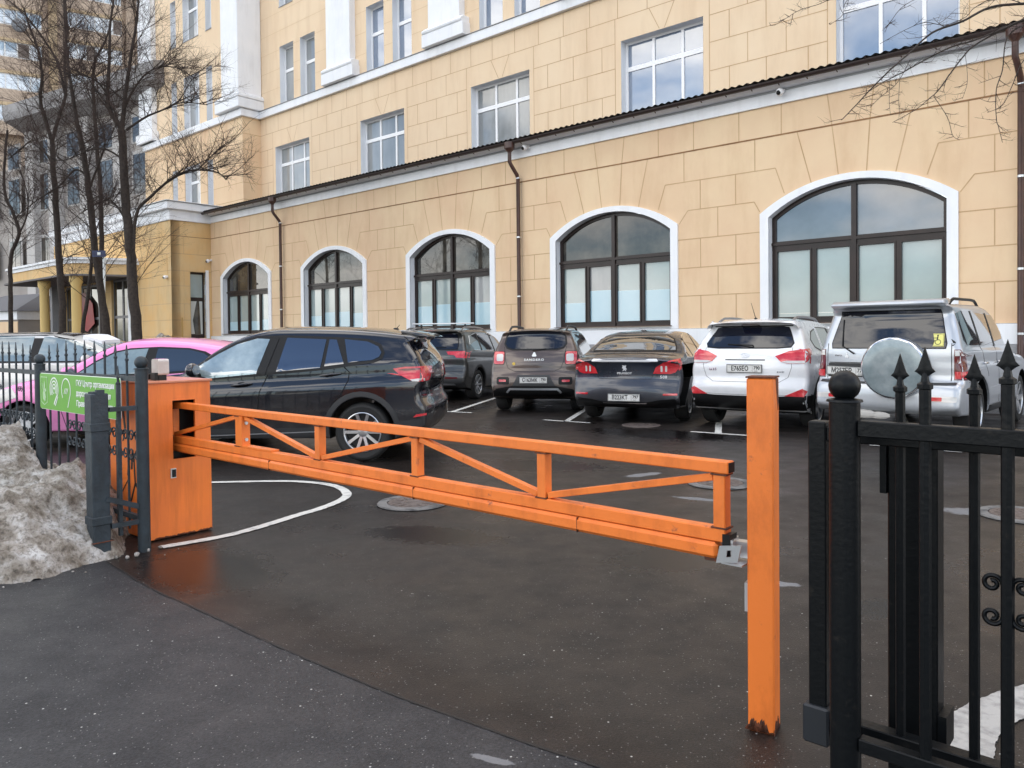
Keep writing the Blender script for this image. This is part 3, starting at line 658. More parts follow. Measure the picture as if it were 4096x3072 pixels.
class Car:
    """Body grown from a side outline and a half-width function; trim, glass and lamps are laid onto it by ray casting."""
    def __init__(s, name, label, loc, heading, L, Wd, H, top, xr, xf, tyre, rw=.74, belt=(1.05, .95), archr=None, sill=.24, paintm=None, crown=.10, cat='car', tuck=.05, group='cars parked in the yard', rimm=ALLOY, spokes=10, wheels=True, shoulder=.03):
        s.root = empty(name, label, cat, (loc[0], loc[1], .004), R(heading), group)
        s.L, s.Wd, s.H, s.xr, s.xf, s.tr = L, Wd, H, xr, xf, tyre; s.rw = rw; s.belt = belt; s.tuck = tuck; s.sh = shoulder
        ar = archr or tyre+.05; s.ar = ar; zc = tyre
        dx = math.sqrt(max(ar*ar-(zc-sill)**2, 1e-4)); a0 = math.asin((sill-zc)/ar)
        def archpts(xc):
            pts = []
            for i in range(23):
                a = a0 + (math.pi-2*a0)*i/22; pts.append((xc+ar*math.cos(a), zc+ar*math.sin(a)))
            return pts
        T = catmull(top, .035)
        out = [(p.x, p.y, 0) for p in T]
        fb = out[-1]
        def line(a, b):
            n = max(2, int(math.hypot(b[0]-a[0], b[1]-a[1])/.06)); return [(a[0]+(b[0]-a[0])*i/n, a[1]+(b[1]-a[1])*i/n, 1) for i in range(1, n)]
        A = [(x, z, 2) for x, z in archpts(xf)]; B = [(x, z, 2) for x, z in archpts(xr)]
        out += line(fb, A[0]) + A + line(A[-1], B[0]) + B + line(B[-1], out[0])
        n = len(out); P = [Vector((x, z)) for x, z, _ in out]; fl = [f for _, _, f in out]
        nrm = []
        for i in range(n):
            k = 4 if fl[i] == 0 else 1
            d = P[(i+k) % n]-P[i-k]; d.normalize(); nrm.append(Vector((-d.y, d.x)))   # outward for this winding (rear->top->front)
        c = []; r = []
        for i in range(n):
            if fl[i]: c.append(0); r.append(.02 if fl[i] == 2 else .04)
            else:
                nx, nz = nrm[i]
                up = max(0, nz); re = max(0, -nx); fr = max(0, nx)
                cab = smoothstep(1.0, 1.3, P[i].y)
                c.append(.045*up*up + crown*(1-.35*cab)*re*re + .20*fr*fr)
                r.append(.03 + (.055*up*up) + .06*re*re + .06*fr*fr)
        def sm(a, w):
            o = a[:]
            for i in range(n):
                if not fl[i]: o[i] = sum(a[(i+j) % n] for j in range(-w, w+1) if not fl[(i+j) % n])/sum(1 for j in range(-w, w+1) if not fl[(i+j) % n])
            return o
        c = sm(sm(c, 4), 4); r = sm(sm(r, 4), 4)
        verts = []; faces = []; mi = []; rows = []
        NV = 14; NR = 4
        def half(p): return s.w0(p.x, p.y)
        for i in range(n):
            row = []; pr = P[i]-nrm[i]*(c[i]+r[i]); we = half(pr)-r[i]
            for j in range(NV+1):
                v = -1+2*j/NV; p = P[i]-nrm[i]*c[i]*abs(v)**2.3; row.append((p.x, v*we, p.y))
            left = []; 
            for k in range(1, NR+1):
                a = math.pi/2*k/NR; p = P[i]-nrm[i]*(c[i]+r[i]*(1-math.cos(a))); left.append((p.x, we+r[i]*math.sin(a), p.y))
            rows.append([(x, -y, z) for x, y, z in left[::-1]] + row + left)
        M = len(rows[0])
        for row in rows: verts += row
        for i in range(n):
            i2 = (i+1) % n
            for j in range(M-1): faces.append((i*M+j, i*M+j+1, i2*M+j+1, i2*M+j)); mi.append(1 if (fl[i] and fl[i2]) and 1 < j < M-3 else 0)
        rim = [P[i]-nrm[i]*(c[i]+r[i]) for i in range(n)]
        bm = bmesh.new(); vs = [bm.verts.new((p.x, 0, p.y)) for p in rim]
        tris = tessellate_polygon([[Vector((p.x, p.y, 0)) for p in rim]])
        for t in tris:
            try: bm.faces.new([vs[k] for k in t])
            except Exception: pass
        xmax = L; x = .07
        while x < xmax:
            bmesh.ops.bisect_plane(bm, geom=bm.verts[:]+bm.edges[:]+bm.faces[:], plane_co=(x, 0, 0), plane_no=(1, 0, 0)); x += .11
        for z in (.35, .45, .55, .65, .72, .78, .84, .90, .94, .98, 1.02, 1.06, 1.10, 1.15, 1.22, 1.3, 1.38, 1.46, 1.55, 1.65):
            if z < H: bmesh.ops.bisect_plane(bm, geom=bm.verts[:]+bm.edges[:]+bm.faces[:], plane_co=(0, 0, z), plane_no=(0, 0, 1))
        bm.verts.index_update(); sv = [(v.co.x, v.co.z) for v in bm.verts]; sf = [tuple(v.index for v in f.verts) for f in bm.faces]; bm.free()
        for sgn in (1, -1):
            k = len(verts); verts += [(x, sgn*s.w0(x, z), z) for x, z in sv]; faces += [tuple(a+k for a in f) for f in sf]; mi += [0]*len(sf)
        me = bpy.data.meshes.new('body'); me.from_pydata(verts, [], faces); me.materials.append(paintm); me.materials.append(BLACK); me.polygons.foreach_set('material_index', mi)
        bm = bmesh.new(); bm.from_mesh(me); bmesh.ops.remove_doubles(bm, verts=bm.verts, dist=.0015); bmesh.ops.dissolve_degenerate(bm, edges=bm.edges, dist=1e-5); bmesh.ops.recalc_face_normals(bm, faces=bm.faces)
        s.bvh = BVHTree.FromBMesh(bm); bm.to_mesh(me); bm.free()
        me.polygons.foreach_set('use_smooth', [True]*len(me.polygons)); me.set_sharp_from_angle(angle=R(38))
        o = bpy.data.objects.new('body', me); COL.objects.link(o); o.parent = s.root; s.body = o
        if wheels:
            s.wheel_proto = None
            for xc in (xr, xf):
                for sg in (1, -1): s.wheel(xc, sg, rimm, spokes)
    def w0(s, x, z):
        W2 = s.Wd/2; b = s.belt[0] + (s.belt[1]-s.belt[0])*max(0, min(1, x/s.L))
        f = 1 - .07*max(0, (.7-x)/.7)**2 - .10*max(0, (x-(s.L-.9))/.9)**2
        low = 1 - s.tuck*smoothstep(.62, .22, z)
        if z <= b: k = 1 - s.sh*smoothstep(b-.30, b, z)
        else:
            t = min(1, (z-b)/(s.H-b)); k = (1-s.sh) - (1-s.sh-s.rw)*(.80*t+.20*t*t) - .012*smoothstep(0, .1, t)
        k -= .010*math.exp(-((z-b+.13)/.05)**2)
        return W2*f*low*k
    def wheel(s, xc, sg, rimm, spokes):
        r = s.tr; w = .225; y = sg*(s.Wd/2-.035-w/2); rr = r*.66
        Tm = Matrix.Translation((xc, y, r)) @ Matrix.Rotation(-sg*math.pi/2, 4, 'X')   # local +Z points outward
        b = MB(); b.lathe([(0, .0), (rr*.96, .0), (rr*.97, .05)], ALLOYD, 32, Tm)
        wo = b.build('wheel', s.root, 40, fix=False)
        b = MB(); b.lathe([(rr, .09), (rr+.015, .105), (r*.86, w/2+.004), (r*.93, w/2-.004), (r*.985, w/2-.03), (r, w/2-.06), (r, -w/2+.06), (r*.985, -w/2+.03), (r*.93, -w/2), (rr, -.09)], RUBBER, 44, Tm, closed=True); b.build('tyre', wo, 30)
        b = MB(); b.lathe([(rr*1.0, .10), (rr*1.03, .108), (rr*.99, .112), (rr*.95, .10), (rr*.94, .05), (rr*.96, .03)], rimm, 40, Tm)
        b.lathe([(0, .088), (.035, .088), (.06, .08), (.065, .05)], rimm, 20, Tm)
        for k in range(spokes):
            a = 2*math.pi*k/spokes
            ws = .035 if spokes > 6 else .085
            p0 = Tm @ V(.05*math.cos(a), .05*math.sin(a), .068); p1 = Tm @ V(rr*.96*math.cos(a), rr*.96*math.sin(a), .092)
            nrm = (Tm.to_3x3() @ V(0, 0, 1)); b.bar(p0, p1, ws, .022, rimm, up=nrm)
        b.build('rim', wo, 30)
        if not s.wheel_proto: s.wheel_proto = wo
    # --- lay polygons onto the body
    def _grid(s, poly, g):
        bm = bmesh.new(); vs = [bm.verts.new((a, b, 0)) for a, b in poly]
        for t in tessellate_polygon([[Vector((a, b, 0)) for a, b in poly]]):
            try: bm.faces.new([vs[k] for k in t])
            except Exception: pass
        for ax in (0, 1):
            lo = min(p[ax] for p in poly); hi = max(p[ax] for p in poly); k = lo+g
            while k < hi:
                co = [0, 0, 0]; co[ax] = k; no = [0, 0, 0]; no[ax] = 1
                bmesh.ops.bisect_plane(bm, geom=bm.verts[:]+bm.edges[:]+bm.faces[:], plane_co=co, plane_no=no); k += g
        return bm
    def lay(s, mb, poly, m, where='L', off=.004, g=.05, skirt=True):
        bm = s._grid(poly, g); bad = []
        for v in bm.verts:
            a, b = v.co.x, v.co.y
            if where == 'L': o, d = V(a, 3, b), V(0, -1, 0)
            elif where == 'R': o, d = V(a, -3, b), V(0, 1, 0)
            elif where == 'B': o, d = V(-3, a, b), V(1, 0, 0)
            elif where == 'T': o, d = V(a, b, 4), V(0, 0, -1)
            else: o, d = V(s.L+3, a, b), V(-1, 0, 0)
            h = s.bvh.ray_cast(o, d)
            if h[0] is None or (where in 'LR' and abs(h[0].y) < .90*s.w0(a, b)): bad.append(v); continue
            nn = h[1]
            if nn.dot(d) > 0: nn = -nn
            v.co = h[0] + nn*off
        bmesh.ops.delete(bm, geom=bad, context='VERTS')
        bmesh.ops.remove_doubles(bm, verts=bm.verts, dist=1e-5)
        if skirt:
            be = [e for e in bm.edges if e.is_boundary]
            ret = bmesh.ops.extrude_edge_only(bm, edges=be); dv = {'L': V(0, -1, 0), 'R': V(0, 1, 0), 'B': V(1, 0, 0), 'T': V(0, 0, -1), 'F': V(-1, 0, 0)}[where]
            for v in ret['geom']:
                if isinstance(v, bmesh.types.BMVert): v.co += dv*(off+.004)
        bm.verts.index_update(); bmesh.ops.recalc_face_normals(bm, faces=bm.faces)
        mb.add([v.co.copy() for v in bm.verts], [tuple(v.index for v in f.verts) for f in bm.faces], m); bm.free()
    def part(s, name, items, parent=None, off=.004, g=.05, smooth=35):
        ws = {it[0] for it in items}; o = None
        for grp in ([('L',), ('R',)] if ws == {'L', 'R'} else [('L', 'R', 'B', 'T', 'F')]):
            mb = MB()
            for it in items:
                if it[0] in grp: s.lay(mb, it[1], it[2], it[0], it[3] if len(it) > 3 else off, g)
            o = mb.build(name, parent or s.root, smooth)
        return o
    def both(s, poly, m, off=.004): return [('L', poly, m, off), ('R', poly, m, off)]
    def strip(s, pts, w=.008):
        # thin polygon following a polyline, used for shut lines and trim
        P = [Vector(p) for p in pts]; l = []; r = []
        for i, p in enumerate(P):
            d = P[min(i+1, len(P)-1)]-P[max(i-1, 0)]; d.normalize(); n = Vector((-d.y, d.x))*w/2; l.append(tuple(p+n)); r.append(tuple(p-n))
        return l + r[::-1]
    def hitB(s, y, z):
        h = s.bvh.ray_cast(V(-3, y, z), V(1, 0, 0)); return (h[0], h[1] if h[1].x < 0 else -h[1])
    def plate(s, y, z, main, reg, tilt=None, roll=0, x=None, w=.52):
        p, n = s.hitB(y, z); px = min(s.hitB(y-.2, z)[0].x, s.hitB(y+.2, z)[0].x, p.x)-.012 if x is None else x
        T = Matrix.Translation((px, y, z)) @ Matrix.Rotation(R(roll), 4, 'X') @ basis((0, 0, 0), (0, -1, 0), (0, 0, 1), (-1, 0, 0))
        b = MB(); b.box(-w/2, w/2, -.056, .056, 0, .006, PLATE, T); b.box(-w/2-.008, w/2+.008, -.064, .064, -.008, .0, DGREY, T)
        for a in ((-w/2+.004, w/2-.004, -.052, -.049), (-w/2+.004, w/2-.004, .049, .052), (-w/2+.004, -w/2+.007, -.052, .052), (w/2-.007, w/2-.004, -.052, .052), (.125, .128, -.05, .05)): b.box(*a, .006, .0065, INK, T)
        po = b.build('number_plate', s.root)
        text_mesh(main, .098, INK, T @ Matrix.Translation((-.065, 0, .0068)), parent=po, depth=.0006, sx=.78, bold=.0026)
        text_mesh(reg, .074, INK, T @ Matrix.Translation((.191, .010, .0068)), parent=po, depth=.0006, sx=.85, bold=.0018)
        text_mesh('RUS', .024, INK, T @ Matrix.Translation((.18, -.036, .0068)), parent=po, depth=.0006)
        return po
    def badge(s, txt, y, z, size, m=BADGE, sx=1.2, spacing=1.1, bold=.001, name='badge'):
        p, n = s.hitB(y, z); ez = n; ex = V(0, -1, 0); ex = (ex - ez*ex.dot(ez)).normalized(); ey = ez.cross(ex)
        return text_mesh(txt, size, m, basis(p+ez*.004, ex, ey, ez), parent=s.root, depth=.002, sx=sx, bold=bold, spacing=spacing, name=name)
    def emblem(s, polys, y, z, m=BADGE, name='emblem'):
        p, n = s.hitB(y, z); ez = n; ex = V(0, -1, 0); ex = (ex - ez*ex.dot(ez)).normalized(); ey = ez.cross(ex); T = basis(p+ez*.001, ex, ey, ez)
        b = MB()
        for pl in polys:
            nested = isinstance(pl[0][0], (list, tuple))
            b.prism(pl[0] if nested else pl, 0, .006, m, 'xy', T, holes=pl[1:] if nested else ())
        return b.build(name, s.root)
    def rails(s, x0, x1, m, y=None, h=.045, r=.017):
        for sg in (1, -1):
            pts = []; n = 14
            for i in range(n+1):
                x = x0+(x1-x0)*i/n; yy = (y or s.Wd/2*s.rw*.90)*sg; hh = s.bvh.ray_cast(V(x, yy, 4), V(0, 0, -1)); z = hh[0].z if hh[0] else s.H
                e = min(i, n-i); pts.append((x, yy, z+(0.0 if e == 0 else h*min(1, e/1.6))))
            b = MB(); b.tube(pts, r, m, 8)
            b.build('roof_rail', s.root, 40)
    def mirror(s, x, z, m, sg=1, size=1.0):
        h = s.bvh.ray_cast(V(x, sg*3, z), V(0, -sg, 0)); y = h[0].y if h[0] else sg*s.Wd/2*.9
        b = MB(); b.sphere((x, y+sg*.15, z+.03), .1, m, 16, (.62*size, 1.15*size, .78*size)); b.bar((x+.0, y-sg*.02, z-.03), (x, y+sg*.12, z-.01), .06, .035, BLACK)
        o = b.build('wing_mirror', s.root, 60)
        g = MB(); g.sphere((x-.052*size, y+sg*.15, z+.03), .083, G_SKY, 14, (.12, 1.1*size, .72*size)); g.build('mirror_glass', o, 60)
        return o
    def wiper(s, y0, z0, y1, z1):
        a, n = s.hitB(y0, z0); b2, n2 = s.hitB(y1, z1); b = MB(); b.tube([a+n*.02, a+n*.035, b2+n2*.015], [.014, .01, .006], BLACK, 6); return b.build('rear_wiper', s.root)
    def antenna(s, x, y=0, h=.22):
        hh = s.bvh.ray_cast(V(x, y, 4), V(0, 0, -1)); z = hh[0].z; b = MB(); b.sphere((x, y, z), .035, BLACK, 10, (1.2, .7, .6)); b.tube([(x, y, z), (x-h*.75, y, z+h*.8)], [.006, .003], BLACK, 5); return b.build('aerial', s.root)

def R4(l, r, b, t, rad=.04, n=4):
    """rounded rectangle"""
    pts = []
    for cx, cy, a0 in ((r-rad, t-rad, 0), (l+rad, t-rad, 90), (l+rad, b+rad, 180), (r-rad, b+rad, 270)):
        for i in range(n+1): a = R(a0+90*i/n); pts.append((cx+rad*math.cos(a), cy+rad*math.sin(a)))
    return pts
def mir(poly): return [(-a, b) for a, b in poly][::-1]
def sympoly(half):   # half: points with y>=0 from top to bottom
    return [(-a, b) for a, b in half] + [(a, b) for a, b in half[::-1]]
def sqz(poly, k=1): return poly

def window_set(c, polys, glass=None, trim=BLACK, grow=.03):
    pass
def grow(poly, d):
    cx = sum(p[0] for p in poly)/len(poly); cz = sum(p[1] for p in poly)/len(poly); n = len(poly); out = []
    A = sum(poly[i][0]*poly[(i+1) % n][1]-poly[(i+1) % n][0]*poly[i][1] for i in range(n)); sg = 1 if A > 0 else -1
    for i in range(n):
        p0 = Vector(poly[i-1]); p1 = Vector(poly[i]); p2 = Vector(poly[(i+1) % n]); a = (p1-p0).normalized(); b = (p2-p1).normalized()
        na = Vector((a.y, -a.x))*sg; nb = Vector((b.y, -b.x))*sg; m = (na+nb); m = m/max(.5, m.length_squared)*2 if m.length > 0 else na
        out.append((p1.x+m.x*d, p1.y+m.y*d))
    return out

GRP = 'cars parked in the yard'
# heading here = direction the nose points, degrees anticlockwise from +X
# 1 --- grey-brown hatchback, seen from behind
BRN = paint('brown_grey_car_paint', (.085, .060, .050), .5, .3, (.11, .085, .072))
c = Car('hatchback_car', 'brown grey hatchback with black roof rails and skid plate parked between two dark cars', (.39, 14.3), 90-12, 4.08, 1.76, 1.605,
    [(.14, .30), (.03, .38), (0, .50), (.02, .68), (.07, .78), (.09, .95), (.14, 1.13), (.26, 1.36), (.32, 1.49), (.30, 1.55), (.42, 1.575), (.9, 1.605), (1.6, 1.60), (2.2, 1.535), (2.55, 1.37), (3.05, 1.06), (3.5, .98), (3.9, .86), (4.04, .68), (4.08, .5), (4.0, .28)],
    .80, 3.39, .33, rw=.70, belt=(1.08, .98), paintm=BRN, spokes=5)
gl = sympoly([(.40, 1.515), (.50, 1.50), (.555, 1.43), (.575, 1.30), (.53, 1.235), (.42, 1.205)])
c.part('rear_window', [('B', grow(gl, .03), BLACK, .003), ('B', gl, CARGLASS, .007)]); c.wiper(.02, 1.17, -.22, 1.20)
ts = c.strip([(.60, 1.25), (.57, 1.12), (.555, .98), (.50, .84), (.38, .79), (-.38, .79), (-.50, .84), (-.555, .98), (-.57, 1.12), (-.60, 1.25)], .009)
c.part('tailgate_gap', [('B', ts, BLACK, .002)])
for sg in (1, -1):
    f = (lambda p: p) if sg > 0 else mir
    l1 = R4(.575, .775, .93, 1.15, .03)
    o = c.part('tail_light', [('B', f(R4(.575, .80, .91, 1.165, .035)), BLACK, .003), ('B', f(R4(.585, .79, .92, 1.155, .03)), REDL, .008), ('B', f(R4(.60, .735, .975, 1.11, .03)), WLAMP, .013), ('L' if sg > 0 else 'R', [(.1, .93), (.1, 1.16), (.19, 1.15), (.17, .94)], REDL, .006)], smooth=25)
    c.part('reflector_pod', [('B', f(R4(.47, .72, .54, .68, .03)), BLACK, .004), ('B', f(R4(.53, .67, .59, .63, .01)), REDL, .012)])
c.part('bumper_cladding', [('B', sympoly([(.40, .52), (.50, .50), (.72, .46), (.80, .40), (.80, .31)]), BLACK, .006)] + c.both([(.42, .24), (.42, .40), (.60, .56), (.25, .62), (.08, .50), (.1, .3)], BLACK, .004))
c.part('plate_recess', [('B', sympoly([(.30, .72), (.36, .60), (.42, .50)]), DGREY, .004)]); c.plate(0, .625, 'С163МК', '790')
c.part('skid_plate', [('B', sympoly([(.46, .475), (.53, .40), (.50, .385), (.44, .44)]), STEEL, .016)])
c.emblem([[(-.03, -.03), (.03, -.03), (.045, -.015), (.012, .055), (-.012, .055), (-.045, -.015)]], 0, 1.09, WHT); c.badge('SANDERO', 0, 1.0, .055, WHT, 1.3, 1.25)
stk = MB(); c.lay(stk, R4(.36, .42, .90, .955, .025), mat('yellow_sticker', (.62, .42, .06), .5), 'B', .004); stk.build('sticker', c.root)
c.part('side_window', c.both([(2.95, 1.03), (2.45, 1.40), (2.1, 1.46), (1.2, 1.49), (.72, 1.42), (.62, 1.22), (.75, 1.08)], CARGLASSS, .004), smooth=40)
c.part('roof', [('T', [(.5, -.60), (2.0, -.62), (2.0, .62), (.5, .60)], mat('dusty_roof', (.10, .085, .075), .25, coat=1), .003)])
c.rails(.55, 2.15, DGREY, h=.07, r=.022); c.mirror(2.72, 1.05, BLACK, -1); c.mirror(2.72, 1.05, BLACK, 1)
for x in (.42,): c.part('wheel_arch_trim', c.both(c.strip([(c.xr+(c.ar+.042)*math.cos(a), c.tr+(c.ar+.042)*math.sin(a)) for a in [R(-8+196*i/18) for i in range(19)]], .055), BLACK, .006))

# 2 --- navy saloon
NAVY = paint('navy_car_paint', (.030, .037, .055), .5, .25, (.05, .056, .066))
c = Car('saloon_car', 'dark blue saloon with chrome strip across its boot and claw shaped red lamps', (1.80, 12.42), 90-22, 4.79, 1.86, 1.53,
    [(.16, .26), (.05, .34), (0, .48), (.01, .62), (.06, .74), (.05, .95), (.02, 1.06), (.10, 1.10), (.35, 1.13), (.62, 1.16), (1.0, 1.33), (1.4, 1.475), (1.8, 1.53), (2.3, 1.53), (2.7, 1.45), (3.1, 1.25), (3.55, 1.02), (4.1, .93), (4.5, .80), (4.74, .64), (4.79, .45), (4.68, .24)],
    1.05, 3.87, .335, rw=.66, belt=(1.08, .98), paintm=NAVY, crown=.15, spokes=7)
gl = sympoly([(.46, 1.425), (.60, 1.36), (.68, 1.24), (.70, 1.185)])
c.part('rear_window', [('B', grow(gl, .022), BLACK, .004), ('B', gl, mat('reflecting_rear_glass', (.02, .018, .015), .02, coat=1, ior=2.4, spec=1), .008)])
c.part('boot_gap', [('B', c.strip([(.50, 1.03), (.49, .93), (.46, .80), (.43, .735), (-.43, .735), (-.46, .80), (-.49, .93), (-.50, 1.03)], .008), BLACK, .002)])
c.part('chrome_strip', [('B', sympoly([(.52, 1.05), (.55, 1.03), (.53, 1.018)]), mat('sky_lit_trim', (.8, .8, .82), .3, metal=.2, coat=1), .016)])  # pale colour carries the sky glint of the chrome strip
for sg in (1, -1):
    f = (lambda p: p) if sg > 0 else mir
    lp = [(.46, .82), (.50, .92), (.62, 1.00), (.86, 1.06), (.86, .92), (.80, .84), (.72, .815)]
    fl = [f(R4(x, x+.030, .85, .95, .014)) for x in (.575, .645)]
    c.part('tail_light', [('B', f(lp), REDL, .007)] + [('B', q, WLAMP, .012) for q in fl] + [('L' if sg > 0 else 'R', [(.02, .84), (.02, 1.04), (.30, 1.03), (.36, .99), (.22, .87)], REDL, .006)], smooth=25)
    c.part('reflector', [('B', f(R4(.62, .84, .475, .505, .01)), REDL, .008)])
c.emblem([[(-.035, -.045), (-.012, -.01), (-.04, .01), (-.02, .03), (-.035, .05), (.01, .045), (.035, .055), (.025, .015), (.045, -.02), (.02, -.01), (.03, -.05), (.005, -.025)]], 0, .905); c.badge('PEUGEOT', 0, .825, .045, BADGE, 1.15, 1.1); c.badge('508', -.62, .765, .06, BADGE, 1.2)
c.plate(0, .435, 'В223КТ', '797')
c.part('lower_bumper', [('B', sympoly([(.35, .36), (.55, .40), (.80, .42), (.86, .36), (.86, .27)]), BLACK, .006)]); c.part('chrome_trim', [('B', sympoly([(.36, .352), (.36, .342)]), CHROME, .012)])
sw = [(3.40, 1.03), (2.95, 1.30), (2.55, 1.42), (1.9, 1.46), (1.5, 1.42), (1.15, 1.30), (1.0, 1.15), (1.1, 1.09)]
c.part('side_window', c.both(grow(sw, .018), CHROME, .003) + c.both(sw, CARGLASSS, .006), smooth=40)
c.part('window_pillar', c.both(c.strip([(1.45, 1.08), (1.28, 1.37)], .05), BLACK, .009) + c.both(c.strip([(2.38, 1.05), (2.30, 1.46)], .07), BLACK, .009))
c.mirror(3.1, 1.06, NAVY, -1)
ex = MB(); ex.tube([(.22, -.95+.06, .62), (.22, -.95+.061, .62)], .01, BLACK, 6)
c.part('fuel_flap', [('R', R4(.62, .76, .80, .94, .06), BLACK, .002), ('R', R4(.63, .75, .81, .93, .055), NAVY, .004)])

# 3 --- white crossover
WHT_C = paint('white_car_paint', (.80, .81, .83), 0, .25, (.74, .75, .77))
c = Car('crossover_car', 'white crossover with angular red lamps parked beside the silver off-road vehicle', (3.46, 11.5), 90-35, 4.41, 1.84, 1.69,
    [(.20, .30), (.08, .38), (.02, .52), (0, .66), (.05, .78), (.05, .95), (.09, 1.12), (.17, 1.24), (.34, 1.45), (.42, 1.55), (.26, 1.625), (.36, 1.655), (.8, 1.685), (1.5, 1.69), (2.1, 1.64), (2.6, 1.50), (3.2, 1.13), (3.6, 1.06), (4.1, .92), (4.36, .72), (4.41, .5), (4.3, .27)],
    .88, 3.52, .355, rw=.69, belt=(1.14, 1.03), paintm=WHT_C, crown=.14, spokes=5)
gl = sympoly([(.44, 1.545), (.54, 1.53), (.60, 1.42), (.655, 1.30), (.63, 1.25), (.45, 1.235)])
c.part('rear_window', [('B', grow(gl, .015), BLACK, .003), ('B', gl, CARGLASS, .007)]); c.wiper(-.10, 1.25, .30, 1.28)
c.part('spoiler_shadow_strip', [('B', sympoly([(.60, 1.575), (.60, 1.555)]), BLACK, .004)])  # black strip painted as the shade under the spoiler
c.part('brake_light', [('B', sympoly([(.12, 1.60), (.15, 1.575)]), REDD, .010)])
c.part('tailgate_gap', [('B', c.strip([(.66, 1.24), (.66, 1.1), (.67, .95), (.62, .80), (.50, .725), (-.50, .725), (-.62, .80), (-.67, .95), (-.66, 1.1), (-.66, 1.24)], .007), mat('seam_grey', (.2, .2, .2), .7), .002), ('B', c.strip([(.30, 1.055), (-.30, 1.055)], .016), DGREY, .003), ('B', c.strip([(.80, .545), (.4, .535), (-.4, .535), (-.80, .545)], .006), MATS['seam_grey'], .002)])
for sg in (1, -1):
    f = (lambda p: p) if sg > 0 else mir
    c.part('tail_light', [('B', f([(.44, 1.11), (.62, 1.185), (.88, 1.22), (.88, 1.00), (.62, 1.00), (.52, 1.03)]), REDL, .007), ('B', f([(.53, 1.03), (.60, 1.045), (.84, 1.045), (.84, 1.005), (.62, 1.005)]), WLAMP, .011), ('L' if sg > 0 else 'R', [(.05, 1.0), (.05, 1.21), (.45, 1.22), (.52, 1.19), (.30, 1.06), (.18, 1.0)], REDL, .006)], smooth=25)
    c.part('reflector', [('B', f([(.58, .53), (.82, .64), (.88, .60), (.84, .52)]), REDL, .009)])
el = [(.072*math.cos(a), .042*math.sin(a)) for a in [2*math.pi*i/28 for i in range(28)]]; eh = [(.060*math.cos(a), .031*math.sin(a)) for a in [2*math.pi*i/28 for i in range(28)]]
c.emblem([[el, eh], [[(-.038, -.024), (-.022, -.028), (-.002, -.004), (.016, -.004), (.012, -.026), (.028, -.022), (.038, .024), (.022, .028), (.002, .006), (-.014, .006), (-.010, .027), (-.026, .024)]]], 0, 1.125)
c.badge('ix35', .50, .91, .055, CHROME, 1.3); c.badge('4WD', -.52, .88, .03, CHROME, 1.5); c.plate(-.0, .925, 'Е765ЕО', '790')
c.part('lower_bumper', [('B', sympoly([(.45, .52), (.70, .53), (.90, .55), (.90, .31)]), BLACK, .006)] + c.both([(.05, .33), (.06, .54), (.40, .53), (.62, .62), (.56, .35)], BLACK, .005))
c.part('sill_cladding', c.both([(1.3, .26), (1.3, .40), (3.05, .38), (3.05, .26)], BLACK, .005))
c.part('wheel_arch_trim', c.both(c.strip([(c.xr+(c.ar+.045)*math.cos(a), c.tr+(c.ar+.045)*math.sin(a)) for a in [R(-8+196*i/18) for i in range(19)]], .06), BLACK, .007))
sw = [(2.95, 1.10), (2.45, 1.44), (2.0, 1.52), (1.4, 1.53), (.95, 1.46), (.72, 1.34), (.80, 1.24), (1.2, 1.16)]
c.part('side_window', c.both(grow(sw, .015), BLACK, .003) + c.both(sw, CARGLASSS, .006), smooth=40); c.part('window_pillar', c.both(c.strip([(1.18, 1.17), (1.30, 1.53)], .08), WHT_C, .009)+c.both(c.strip([(2.05, 1.12), (2.0, 1.52)], .07), BLACK, .009))
c.rails(.6, 2.1, mat('grey_rail', (.3, .3, .31), .35, metal=.6), h=.05, r=.02); c.antenna(.62, .0, .30); c.mirror(2.75, 1.12, WHT_C, -1)

# 4 --- silver off-road vehicle
SILV = paint('silver_car_paint', (.50, .53, .57), .5, .32, (.56, .58, .62))
c = Car('offroad_car', 'silver off-road vehicle with covered spare wheel on its tailgate and a yellow disabled sticker', (4.85, 10.08), 90-43, 4.70, 1.88, 1.86,
    [(.12, .38), (.02, .44), (0, .58), (.01, .70), (.05, .80), (.14, .84), (.15, 1.0), (.16, 1.20), (.24, 1.5), (.29, 1.70), (.20, 1.80), (.24, 1.835), (.5, 1.85), (1.2, 1.86), (2.0, 1.85), (2.4, 1.78), (2.75, 1.58), (3.05, 1.26), (3.5, 1.16), (4.2, 1.08), (4.58, .92), (4.68, .66), (4.6, .36)],
    .98, 3.76, .385, rw=.78, belt=(1.20, 1.10), sill=.36, paintm=SILV, crown=.07, archr=.455, spokes=6, tuck=.03)
gl = [(-.62, 1.73), (.60, 1.73), (.71, 1.30), (.70, 1.24), (-.70, 1.24), (-.71, 1.30)]
c.part('rear_window', [('B', grow(gl, .012), BLACK, .003), ('B', gl, CARGLASS, .007)])
c.part('tailgate_gap', [('B', c.strip([(.77, 1.3), (.775, .9), (.77, .82)], .009), BLACK, .002), ('B', c.strip([(-.77, 1.3), (-.775, .9), (-.77, .82)], .009), BLACK, .002), ('B', c.strip([(.84, .785), (0, .775), (-.84, .785)], .03), DGREY, .004), ('R', c.strip([(.32, 1.75), (.24, 1.3), (.2, 1.22)], .007), BLACK, .002)])
sp = MB(); sp.prism([(.22, 1.765), (.12, 1.80), (.11, 1.83), (.22, 1.872), (.42, 1.88), (.5, 1.865), (.4, 1.80)], -.70, .70, SILV, plane='xz'); sp.build('spoiler', c.root, 50, bevel=.012)
